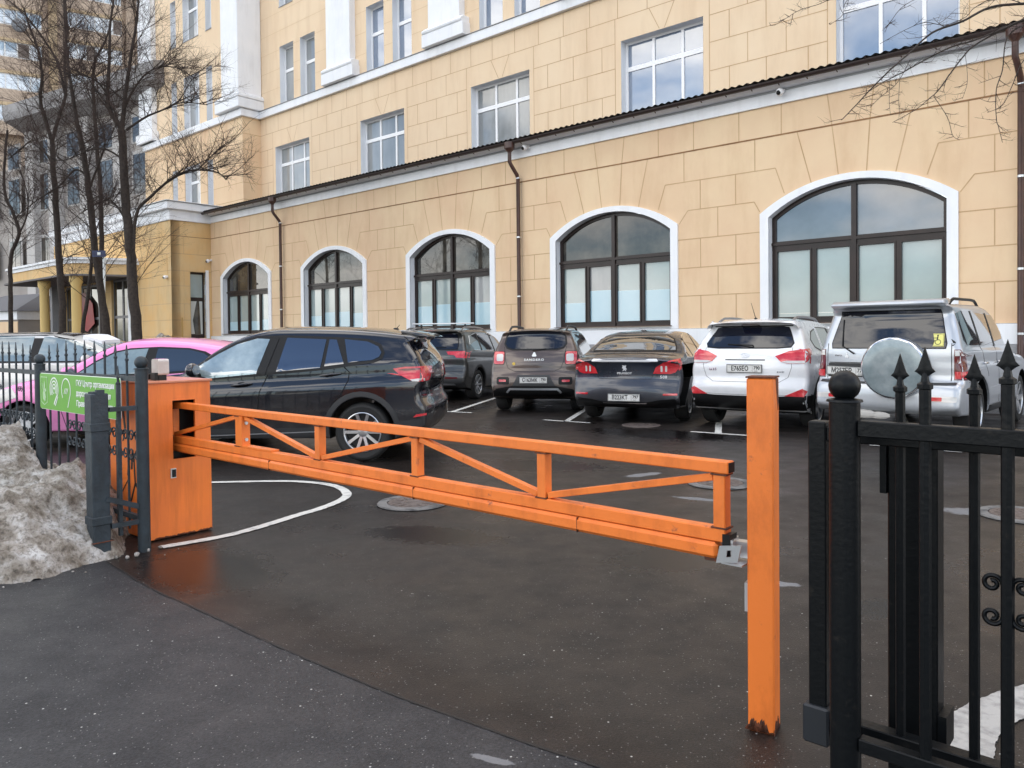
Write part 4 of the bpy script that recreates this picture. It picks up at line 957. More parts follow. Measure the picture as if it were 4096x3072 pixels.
for sg in (1, -1):
    f = (lambda p: p) if sg > 0 else mir
    q = [(.80, .83), (.80, 1.22), (.86, 1.22), (.93, 1.10), (.93, .83)]
    sd_ = [(.10, .83), (.14, 1.21), (.20, 1.215), (.36, 1.10), (.36, .83)]
    c.part('tail_light', [('B', f(q), REDD, .007), ('B', f([(.81, .85), (.81, .94), (.92, .94), (.92, .85)]), REDL, .010), ('B', f([(.81, 1.14), (.81, 1.21), (.855, 1.21), (.90, 1.14)]), WLAMP, .010), ('L' if sg > 0 else 'R', sd_, REDD, .008), ('L' if sg > 0 else 'R', [(.115, .85), (.125, .94), (.35, .94), (.35, .85)], REDL, .012), ('L' if sg > 0 else 'R', [(.15, 1.14), (.155, 1.20), (.21, 1.20), (.29, 1.14)], WLAMP, .012)], smooth=25)
    c.part('bumper_lamp', [('B', f(R4(.50, .86, .56, .63, .02)), WLAMP, .006), ('B', f(R4(.53, .70, .57, .62, .01)), REDL, .010)])
c.plate(.50, .925, 'М257ЕР', '777', roll=2)
c.part('plate_recess', [('B', [(.24, 1.03), (.76, 1.03), (.76, .84), (.24, .84)], DGREY, .004)]); c.part('handle_bar', [('B', R4(.30, .74, 1.04, 1.085, .02), SILV, .02), ('B', R4(.30, .74, 1.035, 1.045, .004), BLACK, .021)])
c.emblem([[(-.025, -.02), (-.012, 0), (.012, 0), (.025, -.02), (.012, -.04), (0, -.02), (-.012, -.04)], [(0, .04), (-.012, .02), (0, 0), (.012, .02)]], .50, 1.14); c.badge('4WD', .62, 1.135, .03, CHROME, 1.4)
# spare wheel with its cover
Tm = Matrix.Translation((.13, -.16, .985)) @ Matrix.Rotation(-math.pi/2, 4, 'Y')
COVER = mat('mottled_cover', (.16, .21, .23), .28, coat=.4, metal=.3, col2=(.34, .39, .41), nscale=3.2, detail=8, ramp=(.38, .68))  # pale noise mottling over a blue-grey base
b = MB(); b.lathe([(0, .232), (.25, .231), (.36, .228), (.378, .222)], COVER, 48, Tm); so = b.build('spare_wheel', c.root, 35)
b = MB(); b.lathe([(.372, .226), (.392, .215), (.40, .19), (.395, .17)], CHROME, 48, Tm); b.build('cover_ring', so, 50)
b = MB(); b.lathe([(.392, .19), (.40, .10), (.39, .01), (.2, -.03)], SILV, 48, Tm); b.build('cover_band', so, 50)
SY = mat('sticker_yellow', (.78, .74, .22), .5)
p, n = c.hitB(-.60, 1.34); T = basis(p+n*.008, (0, -1, 0), n.cross(V(0, -1, 0)), n)
b = MB(); b.box(-.085, .085, -.085, .085, 0, .002, SY, T); st = b.build('sticker', c.root)
b = MB(); ring = [(.016+.036*math.cos(a), -.028+.036*math.sin(a)) for a in [2*math.pi*i/20 for i in range(20)]]; rh = [(.016+.028*math.cos(a), -.028+.028*math.sin(a)) for a in [2*math.pi*i/20 for i in range(20)]]
b.prism(ring, .002, .0035, INK, 'xy', T, holes=[rh]); hd = [(.012+.011*math.cos(a), .058+.011*math.sin(a)) for a in [2*math.pi*i/12 for i in range(12)]]; b.prism(hd, .002, .0036, INK, 'xy', T)
for q in ([(.004, .046), (.018, .046), (.014, -.004), (.0, -.004)], [(.0, -.004), (.014, -.002), (-.02, -.012), (-.03, -.004)], [(-.02, -.012), (-.03, -.004), (-.048, -.045), (-.036, -.05)], [(.006, .03), (.006, .02), (-.04, .022), (-.04, .032)], [(-.036, -.05), (-.048, -.045), (-.062, -.05), (-.05, -.06)]): b.prism(q, .002, .0036, INK, 'xy', T)
for q in ((-.078, .078, -.078, -.075), (-.078, .078, .075, .078), (-.078, -.075, -.078, .078), (.075, .078, -.078, .078)): b.box(*q, .002, .003, INK, T)
b.build('wheelchair_symbol', st)
a, n = c.hitB(.58, 1.62); b2, n2 = c.hitB(.56, 1.26); b3, n3 = c.hitB(.40, 1.16); b = MB(); b.tube([a+n*.015, b2+n2*.02, b3+n3*.02], [.008, .01, .012], BLACK, 6); b.build('rear_wiper', c.root)
sw = [(2.88, 1.24), (2.62, 1.56), (2.35, 1.68), (.62, 1.72), (.40, 1.68), (.40, 1.34), (.52, 1.27)]
c.part('side_window', c.both(sw, CARGLASSS, .005), smooth=40); c.part('window_pillar', c.both(c.strip([(1.18, 1.26), (1.12, 1.72)], .07), BLACK, .009)+c.both(c.strip([(2.02, 1.24), (1.96, 1.70)], .07), BLACK, .009))
c.part('door_gap', c.both(c.strip([(1.16, 1.25), (1.42, .86), (1.44, .45)], .008), BLACK, .002)+c.both(c.strip([(2.05, 1.24), (2.08, .45)], .008), BLACK, .002)+c.both(c.strip([(.40, .80), (1.2, .80)], .006), DGREY, .002))
c.part('side_strip', c.both([(1.46, .56), (1.46, .68), (3.2, .68), (3.2, .56)], SILV, .014)); c.part('step', c.both([(1.5, .36), (1.5, .44), (3.2, .44), (3.2, .36)], DGREY, .03))
c.part('wheel_arch_flare', c.both(c.strip([(c.xr+(c.ar+.06)*math.cos(a), c.tr+(c.ar+.06)*math.sin(a)) for a in [R(8+164*i/18) for i in range(19)]], .10), SILV, .022), smooth=60)
for x in (1.30, 2.16):
    h = c.bvh.ray_cast(V(x, -3, 1.02), V(0, 1, 0)); b = MB(); b.tube([h[0]+V(-.08, -.005, 0), h[0]+V(-.05, -.035, 0), h[0]+V(.05, -.035, 0), h[0]+V(.08, -.005, 0)], .013, CHROME, 8); b.build('door_handle', c.root, 50)
c.rails(.55, 2.1, BLACK, h=.07, r=.02)
h = MB(); h.sphere((.05, .25, .36), .06, mat('dirty_snow_lump', (.5, .48, .45), .9), 10, (.6, 3.2, 1)); h.sphere((.06, .05, .35), .05, MATS['dirty_snow_lump'], 10, (.6, 3, 1)); h.build('exhaust_snow', c.root)

# 5 --- dark grey crossover with roof bar
GREYC = paint('dark_grey_car_paint', (.045, .048, .048), .5, .28, (.07, .07, .068))
c = Car('crossover_car', 'dark grey crossover with a silver roof bar parked behind the black car', (-1.91, 17.2), 90-18, 4.49, 1.84, 1.65,
    [(.16, .32), (.04, .40), (0, .55), (.03, .70), (.07, .80), (.07, .98), (.12, 1.14), (.26, 1.42), (.32, 1.52), (.18, 1.585), (.30, 1.615), (.8, 1.65), (1.6, 1.65), (2.1, 1.60), (2.6, 1.46), (3.1, 1.14), (3.6, 1.04), (4.15, .92), (4.42, .74), (4.49, .5), (4.4, .28)],
    .93, 3.61, .345, rw=.74, belt=(1.12, 1.0), paintm=GREYC, spokes=8)
gl = sympoly([(.52, 1.54), (.60, 1.50), (.66, 1.30), (.66, 1.17)])
c.part('rear_window', [('B', grow(gl, .02), BLACK, .003), ('B', gl, CARGLASS, .007)]); c.part('brake_light', [('B', sympoly([(.15, 1.605), (.17, 1.58)]), REDD, .006)]); c.wiper(.0, 1.19, -.4, 1.21)
for sg in (1, -1):
    f = (lambda p: p) if sg > 0 else mir
    c.part('tail_light', [('B', f([(.42, 1.12), (.88, 1.13), (.88, .97), (.66, .98), (.60, 1.04), (.47, 1.05)]), REDL, .007), ('L' if sg > 0 else 'R', [(.08, .97), (.08, 1.12), (.34, 1.10), (.22, .97)], REDL, .006)], smooth=25)
    c.part('reflector', [('B', f(R4(.42, .70, .52, .55, .01)), REDD, .008)])
c.part('lower_bumper', [('B', sympoly([(.5, .48), (.9, .55), (.9, .32)]), DGREY, .005), ('B', c.strip([(.8, .68), (-.8, .68)], .008), BLACK, .002)]); c.part('silver_trim', [('B', sympoly([(.62, .41), (.64, .375)]), STEEL, .012)])
sw = [(3.0, 1.08), (2.5, 1.42), (2.0, 1.51), (1.2, 1.53), (.68, 1.46), (.58, 1.28), (.72, 1.16)]
c.part('side_window', c.both(grow(sw, .015), CHROME, .003)+c.both(sw, CARGLASSS, .006), smooth=40); c.part('window_pillar', c.both(c.strip([(1.2, 1.13), (1.15, 1.53)], .07), BLACK, .009)+c.both(c.strip([(2.1, 1.1), (2.0, 1.52)], .07), BLACK, .009))
c.part('belt_line', c.both(c.strip([(.4, 1.02), (1.5, .98), (3.2, .92)], .010), BLACK, .002))
c.part('wheel_arch_trim', c.both(c.strip([(c.xr+(c.ar+.042)*math.cos(a), c.tr+(c.ar+.042)*math.sin(a)) for a in [R(-8+196*i/18) for i in range(19)]], .05), BLACK, .006))
c.rails(.55, 2.2, mat('alu_rail', (.45, .45, .46), .3, metal=.8), h=.055, r=.018); c.mirror(2.75, 1.10, BLACK, -1, 1.15)
b = MB(); b.tube([(.95, -.78, 1.76), (.95, .78, 1.76)], .017, STEEL, 10); b.bar((.95, .56, 1.66), (.95, .56, 1.74), .05, .03, BLACK); b.bar((.95, -.56, 1.66), (.95, -.56, 1.74), .05, .03, BLACK); b.build('roof_bar', c.root, 40)

# 6 --- two cars further along the row, only roofs in view
c = Car('estate_car', 'dark estate car with roof rails just visible over the black car', (-3.45, 19.3), 90-14, 4.6, 1.84, 1.64,
    [(.16, .32), (.04, .40), (0, .55), (.06, .80), (.07, .98), (.26, 1.42), (.24, 1.56), (.35, 1.60), (.8, 1.63), (1.6, 1.64), (2.1, 1.60), (2.6, 1.46), (3.1, 1.14), (3.6, 1.04), (4.25, .92), (4.52, .74), (4.6, .5), (4.5, .28)],
    .93, 3.66, .335, rw=.74, belt=(1.08, 1.0), paintm=GREYC, spokes=8)
c.part('rear_window', [('B', sympoly([(.52, 1.50), (.60, 1.46), (.66, 1.17)]), CARGLASS, .006)]); c.part('side_window', c.both([(3.0, 1.08), (2.5, 1.42), (2.0, 1.51), (1.2, 1.53), (.68, 1.46), (.60, 1.16)], CARGLASSS, .005))
for sg in (1, -1): c.part('tail_light', [('B', (lambda p: p if sg > 0 else mir(p))([(.60, 1.12), (.88, 1.13), (.88, .9), (.62, .92)]), REDL, .007)])
c.rails(.55, 2.2, mat('dull_rail', (.2, .2, .2), .35, metal=.6), h=.08, r=.024)
c = Car('small_car', 'small dark blue car whose roof shows beside the estate car', (-4.9, 21.0), 90-14, 4.1, 1.74, 1.63,
    [(.14, .30), (.03, .38), (0, .50), (.07, .78), (.09, .95), (.26, 1.40), (.32, 1.54), (.55, 1.59), (.9, 1.62), (1.6, 1.63), (2.2, 1.55), (2.55, 1.40), (3.05, 1.06), (3.5, .98), (3.9, .86), (4.04, .68), (4.1, .5), (4.0, .28)],
    .80, 3.39, .32, rw=.72, belt=(1.02, .95), paintm=NAVY, spokes=5)
c.part('rear_window', [('B', sympoly([(.50, 1.50), (.60, 1.30), (.62, 1.15)]), CARGLASS, .006)]); c.part('side_window', c.both([(2.95, 1.03), (2.45, 1.40), (1.2, 1.50), (.72, 1.44), (.62, 1.12)], CARGLASSS, .005))
for sg in (1, -1): c.part('tail_light', [('B', (lambda p: p if sg > 0 else mir(p))([(.60, 1.12), (.85, 1.13), (.85, .9), (.62, .92)]), REDL, .007)])
c.rails(.6, 2.0, DGREY, h=.06); c.antenna(.5, 0, .3)

# 7 --- black crossover standing across the yard, left side towards us
BLK = paint('black_car_paint', (.006, .0075, .014), .3, .10, (.010, .011, .018))
hd7 = 172; a7 = R(176); dv = V(math.cos(a7), math.sin(a7)); nl = V(-math.sin(a7), math.cos(a7)); p7 = V(-1.76, 8.92) - nl.to_2d()*.895 - dv.to_2d()*.93 if False else V(-1.76, 8.92)
org = p7.to_2d() - dv.to_2d()*.93*.96 - nl.to_2d()*.895
c = Car('crossover_car', 'glossy black crossover standing sideways behind the barrier arm', (org.x, org.y), 176, 4.44, 1.82, 1.60,
    [(.20, .32), (.12, .40), (.09, .55), (.09, .64), (.14, .74), (.15, .84), (.12, .95), (.13, 1.08), (.21, 1.25), (.33, 1.42), (.25, 1.47), (.32, 1.50), (.52, 1.53), (.85, 1.565), (1.34, 1.592), (1.84, 1.60), (2.18, 1.59), (2.52, 1.515), (2.90, 1.35), (3.25, 1.10), (3.45, 1.03), (3.9, .97), (4.25, .85), (4.40, .68), (4.44, .48), (4.34, .26)],
    .93, 3.60, .345, rw=.72, belt=(1.17, .98), paintm=BLK, archr=.405, sill=.27, crown=.06, spokes=10, shoulder=.05)
fw = [(2.99, 1.12), (2.93, 1.01), (2.84, .985), (2.24, 1.035), (2.12, 1.44), (2.28, 1.45), (2.52, 1.385), (2.75, 1.27)]
rw1 = [(1.99, 1.06), (1.44, 1.10), (1.40, 1.43), (1.90, 1.455)]; rw2 = [(1.39, 1.115), (1.15, 1.14), (1.27, 1.425), (1.36, 1.43)]
rw3 = [(1.10, 1.155), (.80, 1.185), (.72, 1.22), (.695, 1.27), (.74, 1.34), (.88, 1.40), (1.17, 1.43)]
allw = [(3.04, 1.13), (2.97, .99), (2.84, .965), (2.2, 1.01), (1.4, 1.075), (.78, 1.155), (.68, 1.20), (.655, 1.27), (.71, 1.37), (.86, 1.43), (1.3, 1.46), (1.95, 1.488), (2.30, 1.478), (2.55, 1.405), (2.78, 1.29)]
c.part('window_surround', c.both(allw, BLACK, .004), smooth=40)
XG = mat('sky_bright_side_glass', (.16, .22, .24), .02, coat=1, spec=1, ior=1.9, col2=(.42, .50, .50), nscale=2.2)  # pale mottled colour stands in for sky reflected in the front window
XG2 = mat('blue_side_glass', (.006, .014, .04), .015, coat=1, spec=1, ior=1.75)
for q, m in ((fw, XG), (rw1, XG2), (rw2, XG2), (rw3, XG2)): c.part('side_window', c.both(q, m, .009), smooth=40)
c.part('door_pillar', c.both(c.strip([(2.18, 1.03), (2.05, 1.46)], .10), BLACK, .011))
c.part('door_gap', c.both(c.strip([(2.10, 1.02), (2.19, .82), (2.21, .64), (2.20, .35)], .010), mat('shut_line', (.001, .001, .001), 1), .0015)+c.both(c.strip([(1.17, 1.13), (1.08, 1.05), (1.09, .95), (1.17, .80), (1.30, .66), (1.36, .52)], .010), MATS['shut_line'], .0015)+c.both(c.strip([(.52, 1.515), (.38, 1.42), (.28, 1.25), (.24, 1.15)], .008), MATS['shut_line'], .0015))
for x, z in ((2.42, .91), (1.31, 1.02)):
    h = c.bvh.ray_cast(V(x, 3, z), V(0, -1, 0)); b = MB()
    b.sphere(h[0]+V(0, -.035, -.005), .11, MATS['shut_line'], 14, (.9, .4, .4)); b.tube([h[0]+V(-.13, .006, .012), h[0]+V(-.06, .034, .008), h[0]+V(.06, .034, -.004), h[0]+V(.13, .006, -.01)], [.012, .017, .017, .012], BLK, 10); b.build('door_handle', c.root, 60)
c.part('crease_shade_band', c.both([(3.3, .855), (2.2, .905), (1.1, .985), (.55, 1.03), (.55, 1.018), (1.1, .955), (2.2, .865), (3.3, .825)], mat('crease_shadow', (.002, .002, .003), .15, coat=1), .001))  # body crease painted as a dark band of shade
for sg in (1, -1):
    f = (lambda p: p) if sg > 0 else mir
    w_ = 'L' if sg > 0 else 'R'
    c.part('tail_light', [('B', f([(.42, 1.10), (.90, 1.11), (.90, .93), (.60, .94)]), REDL, .007), (w_, [(.54, 1.085), (.40, 1.105), (.10, 1.11), (.07, 1.0), (.10, .935), (.30, .935), (.46, 1.01)], REDL, .008), (w_, [(.20, .935), (.10, .935), (.08, .975), (.24, .965), (.33, .955), (.30, .935)], WLAMP, .013), (w_, [(.48, 1.07), (.40, 1.085), (.13, 1.09), (.12, 1.075), (.40, 1.06)], REDD, .012)], smooth=25)
    c.part('reflector', [(w_, [(.30, .52), (.12, .545), (.10, .57), (.26, .555)], REDL, .010)])
c.part('cladding', c.both(c.strip([(c.xr+(c.ar+.045)*math.cos(a), c.tr+(c.ar+.045)*math.sin(a)) for a in [R(-12+204*i/18) for i in range(19)]], .06), DGREY, .006)+c.both([(1.42, .28), (1.42, .40), (3.1, .38), (3.1, .28)], DGREY, .006)+c.both([(.05, .34), (.02, .46), (.2, .50), (.46, .48), (.50, .34)], DGREY, .005))
c.part('sill_strip', c.both(c.strip([(1.5, .355), (3.05, .30)], .012), STEEL, .008))
c.part('rear_window', [('B', sympoly([(.50, 1.42), (.60, 1.36), (.68, 1.18)]), CARGLASS, .006)])
c.part('roof_dust', [('T', [(.35, -.62), (2.2, -.66), (2.2, .66), (.35, .62)], mat('dusty_black_roof', (.09, .075, .06), .22, coat=1), .002)])
c.mirror(2.98, 1.06, BLK, 1, 1.05); c.antenna(.7, 0, .07)
ex = MB(); ex.prism([(.16, 1.452), (.25, 1.495), (.5, 1.53), (.5, 1.50), (.30, 1.44)], -.60, .60, BLK, plane='xz'); ex.build('spoiler', c.root, 50, bevel=.01)

c.root.scale = (.96, 1, 1)
# 8 --- pink hatchback behind the fence
PINK = paint('pink_car_paint', (.93, .27, .60), .0, .4, (.95, .32, .64))
c = Car('hatchback_car', 'bright pink hatchback behind the left fence and the orange cabinet', (-6.58+3.3, 10.3+.83), 180, 4.05, 1.70, 1.47,
    [(.14, .28), (.03, .36), (0, .50), (.04, .80), (.10, 1.0), (.30, 1.26), (.50, 1.36), (.75, 1.405), (1.0, 1.44), (1.46, 1.48), (1.92, 1.475), (2.15, 1.435), (2.35, 1.36), (2.6, 1.235), (2.9, 1.07), (3.15, .985), (3.5, .91), (3.8, .80), (3.98, .62), (4.05, .45), (3.95, .24)],
    .72, 3.30, .30, rw=.74, belt=(1.02, .93), paintm=PINK, archr=.345, spokes=5, sill=.22, rimm=mat('white_rim', (.6, .6, .6), .4))
q1 = [(2.60, .98), (2.34, 1.15), (2.10, 1.275), (1.9, 1.315), (1.66, 1.33), (1.72, .995)]; q2 = [(1.56, 1.0), (1.53, 1.33), (1.1, 1.31), (.90, 1.26), (.72, 1.15), (.70, 1.05)]
c.part('window_surround', c.both(grow([(2.60, .98), (2.34, 1.155), (2.10, 1.28), (1.9, 1.32), (1.5, 1.335), (1.1, 1.315), (.88, 1.265), (.68, 1.155), (.66, 1.05), (1.6, .99)], .018), BLACK, .004))
c.part('side_window', c.both(q1, CARGLASSL, .008), smooth=40); c.part('side_window', c.both(q2, CARGLASSS, .008), smooth=40)
c.part('door_gap', c.both(c.strip([(2.75, .96), (2.80, .6), (2.72, .26)], .008), BLACK, .002)+c.both(c.strip([(1.62, .98), (1.66, .28)], .008), BLACK, .002))
c.part('front_lamp', c.both([(3.35, .70), (3.45, .82), (3.80, .76), (3.9, .66), (3.6, .62)], WLAMP, .006)); c.mirror(2.62, 1.0, PINK, 1)
c.part('windscreen', [('F', sympoly([(.52, 1.36), (.60, 1.2), (.68, 1.03)]), CARGLASS, .005)])

# 9 --- white and silver people carrier at the far left
SLV2 = paint('pale_silver_car_paint', (.62, .62, .60), .2, .3)
c = Car('estate_car', 'white estate car with bright roof trim at the left behind the pink hatchback', (-9.9, 12.5+.85), 0, 4.6, 1.84, 1.60,
    [(.14, .30), (.03, .38), (0, .52), (.05, .82), (.10, 1.0), (.28, 1.30), (.45, 1.52), (.8, 1.575), (1.5, 1.60), (2.1, 1.60), (2.5, 1.57), (2.85, 1.48), (3.2, 1.33), (3.65, 1.09), (4.0, 1.0), (4.35, .86), (4.54, .66), (4.6, .45), (4.5, .26)],
    .90, 3.62, .335, rw=.75, belt=(1.10, 1.04), paintm=SLV2, spokes=8)
q = [(3.35, 1.12), (3.0, 1.33), (2.7, 1.45), (2.3, 1.515), (2.22, 1.515), (2.16, 1.12)]; q2 = [(2.04, 1.12), (2.06, 1.52), (1.5, 1.53), (1.0, 1.51), (1.0, 1.13)]
c.part('window_surround', c.both([(3.55, 1.09), (3.1, 1.32), (2.75, 1.46), (2.3, 1.545), (.6, 1.545), (.4, 1.15), (.6, 1.10)], BLACK, .004)); 
c.part('side_window', c.both(q, CARGLASSL, .008), smooth=40); c.part('side_window', c.both(q2, CARGLASSL, .008), smooth=40)
c.part('roof_trim', c.both(c.strip([(3.50, 1.15), (3.1, 1.355), (2.75, 1.495), (2.3, 1.565), (.7, 1.565)], .022), CHROME, .010)); c.part('panorama_roof', [('T', [(.6, -.55), (2.6, -.55), (2.6, .55), (.6, .55)], mat('dark_roof_glass', (.05, .045, .045), .1, coat=1), .004)])
c.part('roof_snow', [('T', [(2.72, -.5), (3.0, -.45), (3.02, .1), (2.76, .2)], mat('roof_snow', (.8, .8, .82), .8), .05)]); c.mirror(3.05, 1.12, SLV2, -1)
c.part('door_gap', c.both(c.strip([(2.10, 1.08), (2.12, .3)], .008), BLACK, .002)); c.part('windscreen', [('F', sympoly([(.5, 1.46), (.62, 1.3), (.70, 1.12)]), CARGLASSL, .005)])

# ---------------------------------------------------------------- barrier: cabinet and lattice arm, orange post
BR = empty('barrier', 'orange lift barrier with lattice arm reaching across the yard entrance', 'barrier', tuple(wp(-5.88, 2.65)), ANG)
OX, OY = -5.88, 2.65
def L(x, n, z): return (x-OX, n-OY, z)
b = MB(); x0, x1, n0, n1, h = -6.22-OX, -5.56-OX, 2.42-OY, 2.89-OY, 1.135
sy0, sy1, sz0, sz1 = 2.60-OY, 2.77-OY, .575, 1.005
b.prism([(n0, .012), (n1, .012), (n1, h), (n0, h)], x1-.02, x1, ORANGE, plane='yz', holes=[[(sy0, sz0), (sy1, sz0), (sy1, sz1), (sy0, sz1)]])
b.box(x0, x1-.02, n0, n0+.02, .012, h, ORANGE); b.box(x0, x1-.02, n1-.02, n1, .012, h, ORANGE); b.box(x0, x0+.02, n0+.02, n1-.02, .012, h, ORANGE)
cb = b.build('cabinet', BR)
b = MB(); b.box(x0+.03, x1-.16, n0+.03, n1-.03, .02, h-.02, BLACK); b.build('inner_frame', cb)
b = MB(); b.box(x0-.012, x1+.014, n0-.014, n1+.014, h, h+.018, mat('dull_orange_paint', (.62, .24, .14), .4, coat=.2, col2=(.5, .17, .08), nscale=7)); b.build('lid', cb, bevel=.004)  # lid orange is less saturated than the cabinet sides
b = MB(); b.box(x0+.02, x1-.02, n0+.02, n1-.02, .004, .03, RUST)
for k in range(22):
    rr = random.Random(k); y = n0+(n1-n0)*rr.random(); b.prism([(y-.02, .012), (y+.025, .012), (y+.01, .015+.012*rr.random()), (y-.008, .015+.01*rr.random())], x1, x1+.0015, RUST, plane='yz')
b.build('rust_edge', cb)
b = MB(); b.box(x1, x1+.012, 2.575-OY, 2.615-OY, .44, .51, STEEL); b.box(x1+.012, x1+.016, 2.583-OY, 2.612-OY, .447, .503, BLACK); b.build('lock', cb)
SPR_ = mat('black_spray_paint', (.012, .01, .012), .5)
b = MB(); rr = random.Random(4)     # sprayed scrawl on the fence side of the cabinet
for (xa, za, xb, zb, w_) in ((-.10, .95, -.06, .80, .03), (-.06, .80, -.10, .70, .025), (.0, .62, -.02, .45, .035), (.06, .64, .04, .50, .03), (-.02, .58, .08, .56, .03), (.08, .60, .10, .38, .02), (.10, .40, .22, .30, .03), (.10, .40, .02, .26, .025), (-.14, .30, -.02, .42, .02), (.14, .82, .2, .9, .02), (.16, .72, .24, .70, .025), (.2, .7, .2, .6, .02)):
    b.bar((xa, n0-.0015, za), (xb, n0-.0015, zb), .001, w_, SPR_, up=(1, 0, 0)) if False else b.prism([(xa-w_/2, za), (xa+w_/2, za+.006), (xb+w_/2, zb), (xb-w_/2, zb-.006)], n0-.0025, n0-.0012, SPR_)
b.build('graffiti', cb)
b = MB(); b.box(-.01, .05, -.10, -.03, h+.018, h+.06, BLACK); lb = b.build('lamp_bracket', cb)
b = MB(); lx, ly = .17, -.07
b.prism(R4(-.055, .055, h+.055, h+.175, .018), ly-.035, ly+.045, mat('frosted_lens', (.55, .50, .46), .25, coat=1, col2=(.5, .42, .38), nscale=12), plane='xz', T=Matrix.Translation((lx, 0, 0))); b.box(lx-.05, lx+.045, ly-.03, ly+.03, h+.018, h+.06, BLACK); b.box(lx-.02, lx+.05, ly-.06, ly-.036, h+.02, h+.075, BLACK); b.build('beacon_lamp', cb)
# arm (local coordinates, arm in the plane n = 2.69)
an = 2.69-OY; w5 = .05
def ax(x): return x-OX
slope = lambda x: -.012*(x+6)/4.7*1.0
def zz(x, z): return z + slope(x) - .006
b = MB(); xa, xb = -6.08, -1.275
def rail(z, w, hgt, m=WORN, x0_=xa, x1_=xb): b.bar((ax(x0_), an, zz(x0_, z)), (ax(x1_), an, zz(x1_, z)), w, hgt, m)
b = MB(); rail(.970, .055, .046, x1_=-1.262); am = b.build('arm_top_rail', BR, bevel=.004)
b = MB(); b.bar((ax(-1.262), an, zz(-1.26, .970)), (ax(-1.2590), an, zz(-1.26, .970)), .046, .037, HOLLOW); b.build('opening_shade_plate', am)  # dark plate stands in for the shaded mouth of the hollow rail
b = MB(); rail(.715, .055, .052); b.build('arm_bottom_rail', BR, bevel=.004)
b = MB(); b.bar((ax(xa), an-.006, zz(xa, .655)), (ax(xb-.03), an-.006, zz(xb, .655)), .062, .062, WORN)
b.build('arm_lower_beam', BR, 30, bevel=.013)
for x in (-4.37, -3.0, -1.95): b = MB(); b.box(ax(x)-.0012, ax(x)+.0012, an-.038, an+.026, zz(x, .655)-.0318, zz(x, .655)+.0318, RUST); b.build('weld_seam', BR, bevel=.013) if False else b.build('weld_seam', BR)
posts = [-5.72, -4.77, -3.86, -3.0, -2.155, -1.30]
for x in posts:
    b = MB(); b.box(ax(x)-.024, ax(x)+.024, an-.025, an+.025, zz(x, .741), zz(x, .947), WORN); po = b.build('arm_upright', BR, bevel=.003)
    b = MB()
    for z in (.742, .943): b.box(ax(x)-.032, ax(x)+.032, an-.029, an+.029, zz(x, z)-.003, zz(x, z)+.003, RUST)
    b.build('weld', po)
b = MB(); b.box(ax(-4.74), ax(-4.70), an-.03, an+.03, zz(-4.7, .745), zz(-4.7, .945), WORN)
for z in (.79, .90): b.tube([(ax(-4.702), an, zz(-4.7, z)), (ax(-4.69), an, zz(-4.7, z))], .012, STEEL, 6)
b.box(ax(-4.70), ax(-4.35), an-.03, an+.03, zz(-4.5, .742), zz(-4.5, .752), WORN); b.build('joint_plate', BR)
for xa_, za_, xb_, zb_ in ((-6.02, .86, -5.74, .755), (-5.70, .75, -4.80, .935), (-4.69, .935, -3.89, .755), (-3.83, .755, -3.03, .935), (-2.97, .935, -2.185, .755), (-2.125, .755, -1.33, .93)):
    b = MB(); b.bar((ax(xa_), an, zz(xa_, za_)), (ax(xb_), an, zz(xb_, zb_)), .034, .028, WORN); b.build('arm_diagonal', BR, bevel=.002)
b = MB(); b.box(ax(-1.285), ax(-1.255), an-.03, an+.03, .625, .705, BLACK); b.box(ax(-1.36), ax(-1.27), an-.025, an+.025, .595, .612, RUST)
lo = b.build('rubber_stop', BR)
b = MB(); b.prism([(-.03, -.045), (.055, -.03), (.07, .035), (-.015, .02)], an-.052, an-.046, STEEL, T=Matrix.Translation((ax(-1.27), 0, .645)), holes=[[(.01, -.018), (.03, -.014), (.034, .012), (.014, .008)]])
b.box(ax(-1.28), ax(-1.20), an-.05, an+.04, .60, .606, STEEL); b.build('catch', BR)
# post
PO = empty('barrier_post', 'square orange steel post at the free end of the barrier arm', 'post', tuple(wp(-1.15, 2.715, .0)), ANG+R(10))
b = MB(); hp = .0475; b.box(-hp, hp, -hp, hp, .0, 1.29, WORN); b.build('shaft', PO, bevel=.006)
b = MB(); b.box(-hp-.002, hp+.002, -hp-.002, hp+.002, 1.29, 1.296, RUST); b.build('cap', PO)
b = MB(); b.prism([(.01, 1.285), (hp+.0005, 1.285), (hp+.0005, 1.18), (.035, 1.17), (.03, 1.22), (.012, 1.25)], 0, 0, RUST) if False else None
b = MB(); b.prism([(-.010, 1.288), (.032, 1.288), (.036, 1.20), (.026, 1.17), (.012, 1.215)], hp, hp+.0012, RUST, plane='yz')
rr = random.Random(9)
for k in range(26):
    y = -hp+rr.random()*2*hp; hgt = .012+.05*rr.random()**2
    for pl, lim in (('xz', -hp-.0012), ('yz', hp)): b.prism([(y-.012, .004), (y+.012, .004), (y+.003, hgt), (y-.004, hgt*.8)], lim, lim+.0012, RUST, plane=pl)
b.build('rust_patch', PO)
b = MB(); b.box(-hp-.06, -hp, .005, .045, .615, .675, STEEL); b.box(-hp-.065, -hp-.055, -.03, .05, .60, .685, STEEL); b.build('catch_plate', PO)
b = MB(); b.box(-hp-.014, -hp-.0, -.03, .03, .43, .535, mat('grey_plastic', (.35, .36, .37), .5)); b.build('reflector', PO)
rr = random.Random(2); b = MB()
for k in range(0):
    a = rr.random()*6.28; q = .06+.05*rr.random(); b.sphere((q*math.cos(a), q*math.sin(a), .004), .004+.007*rr.random(), RUST if k % 5 == 0 else TAR, 6, (1.4, 1, .5))


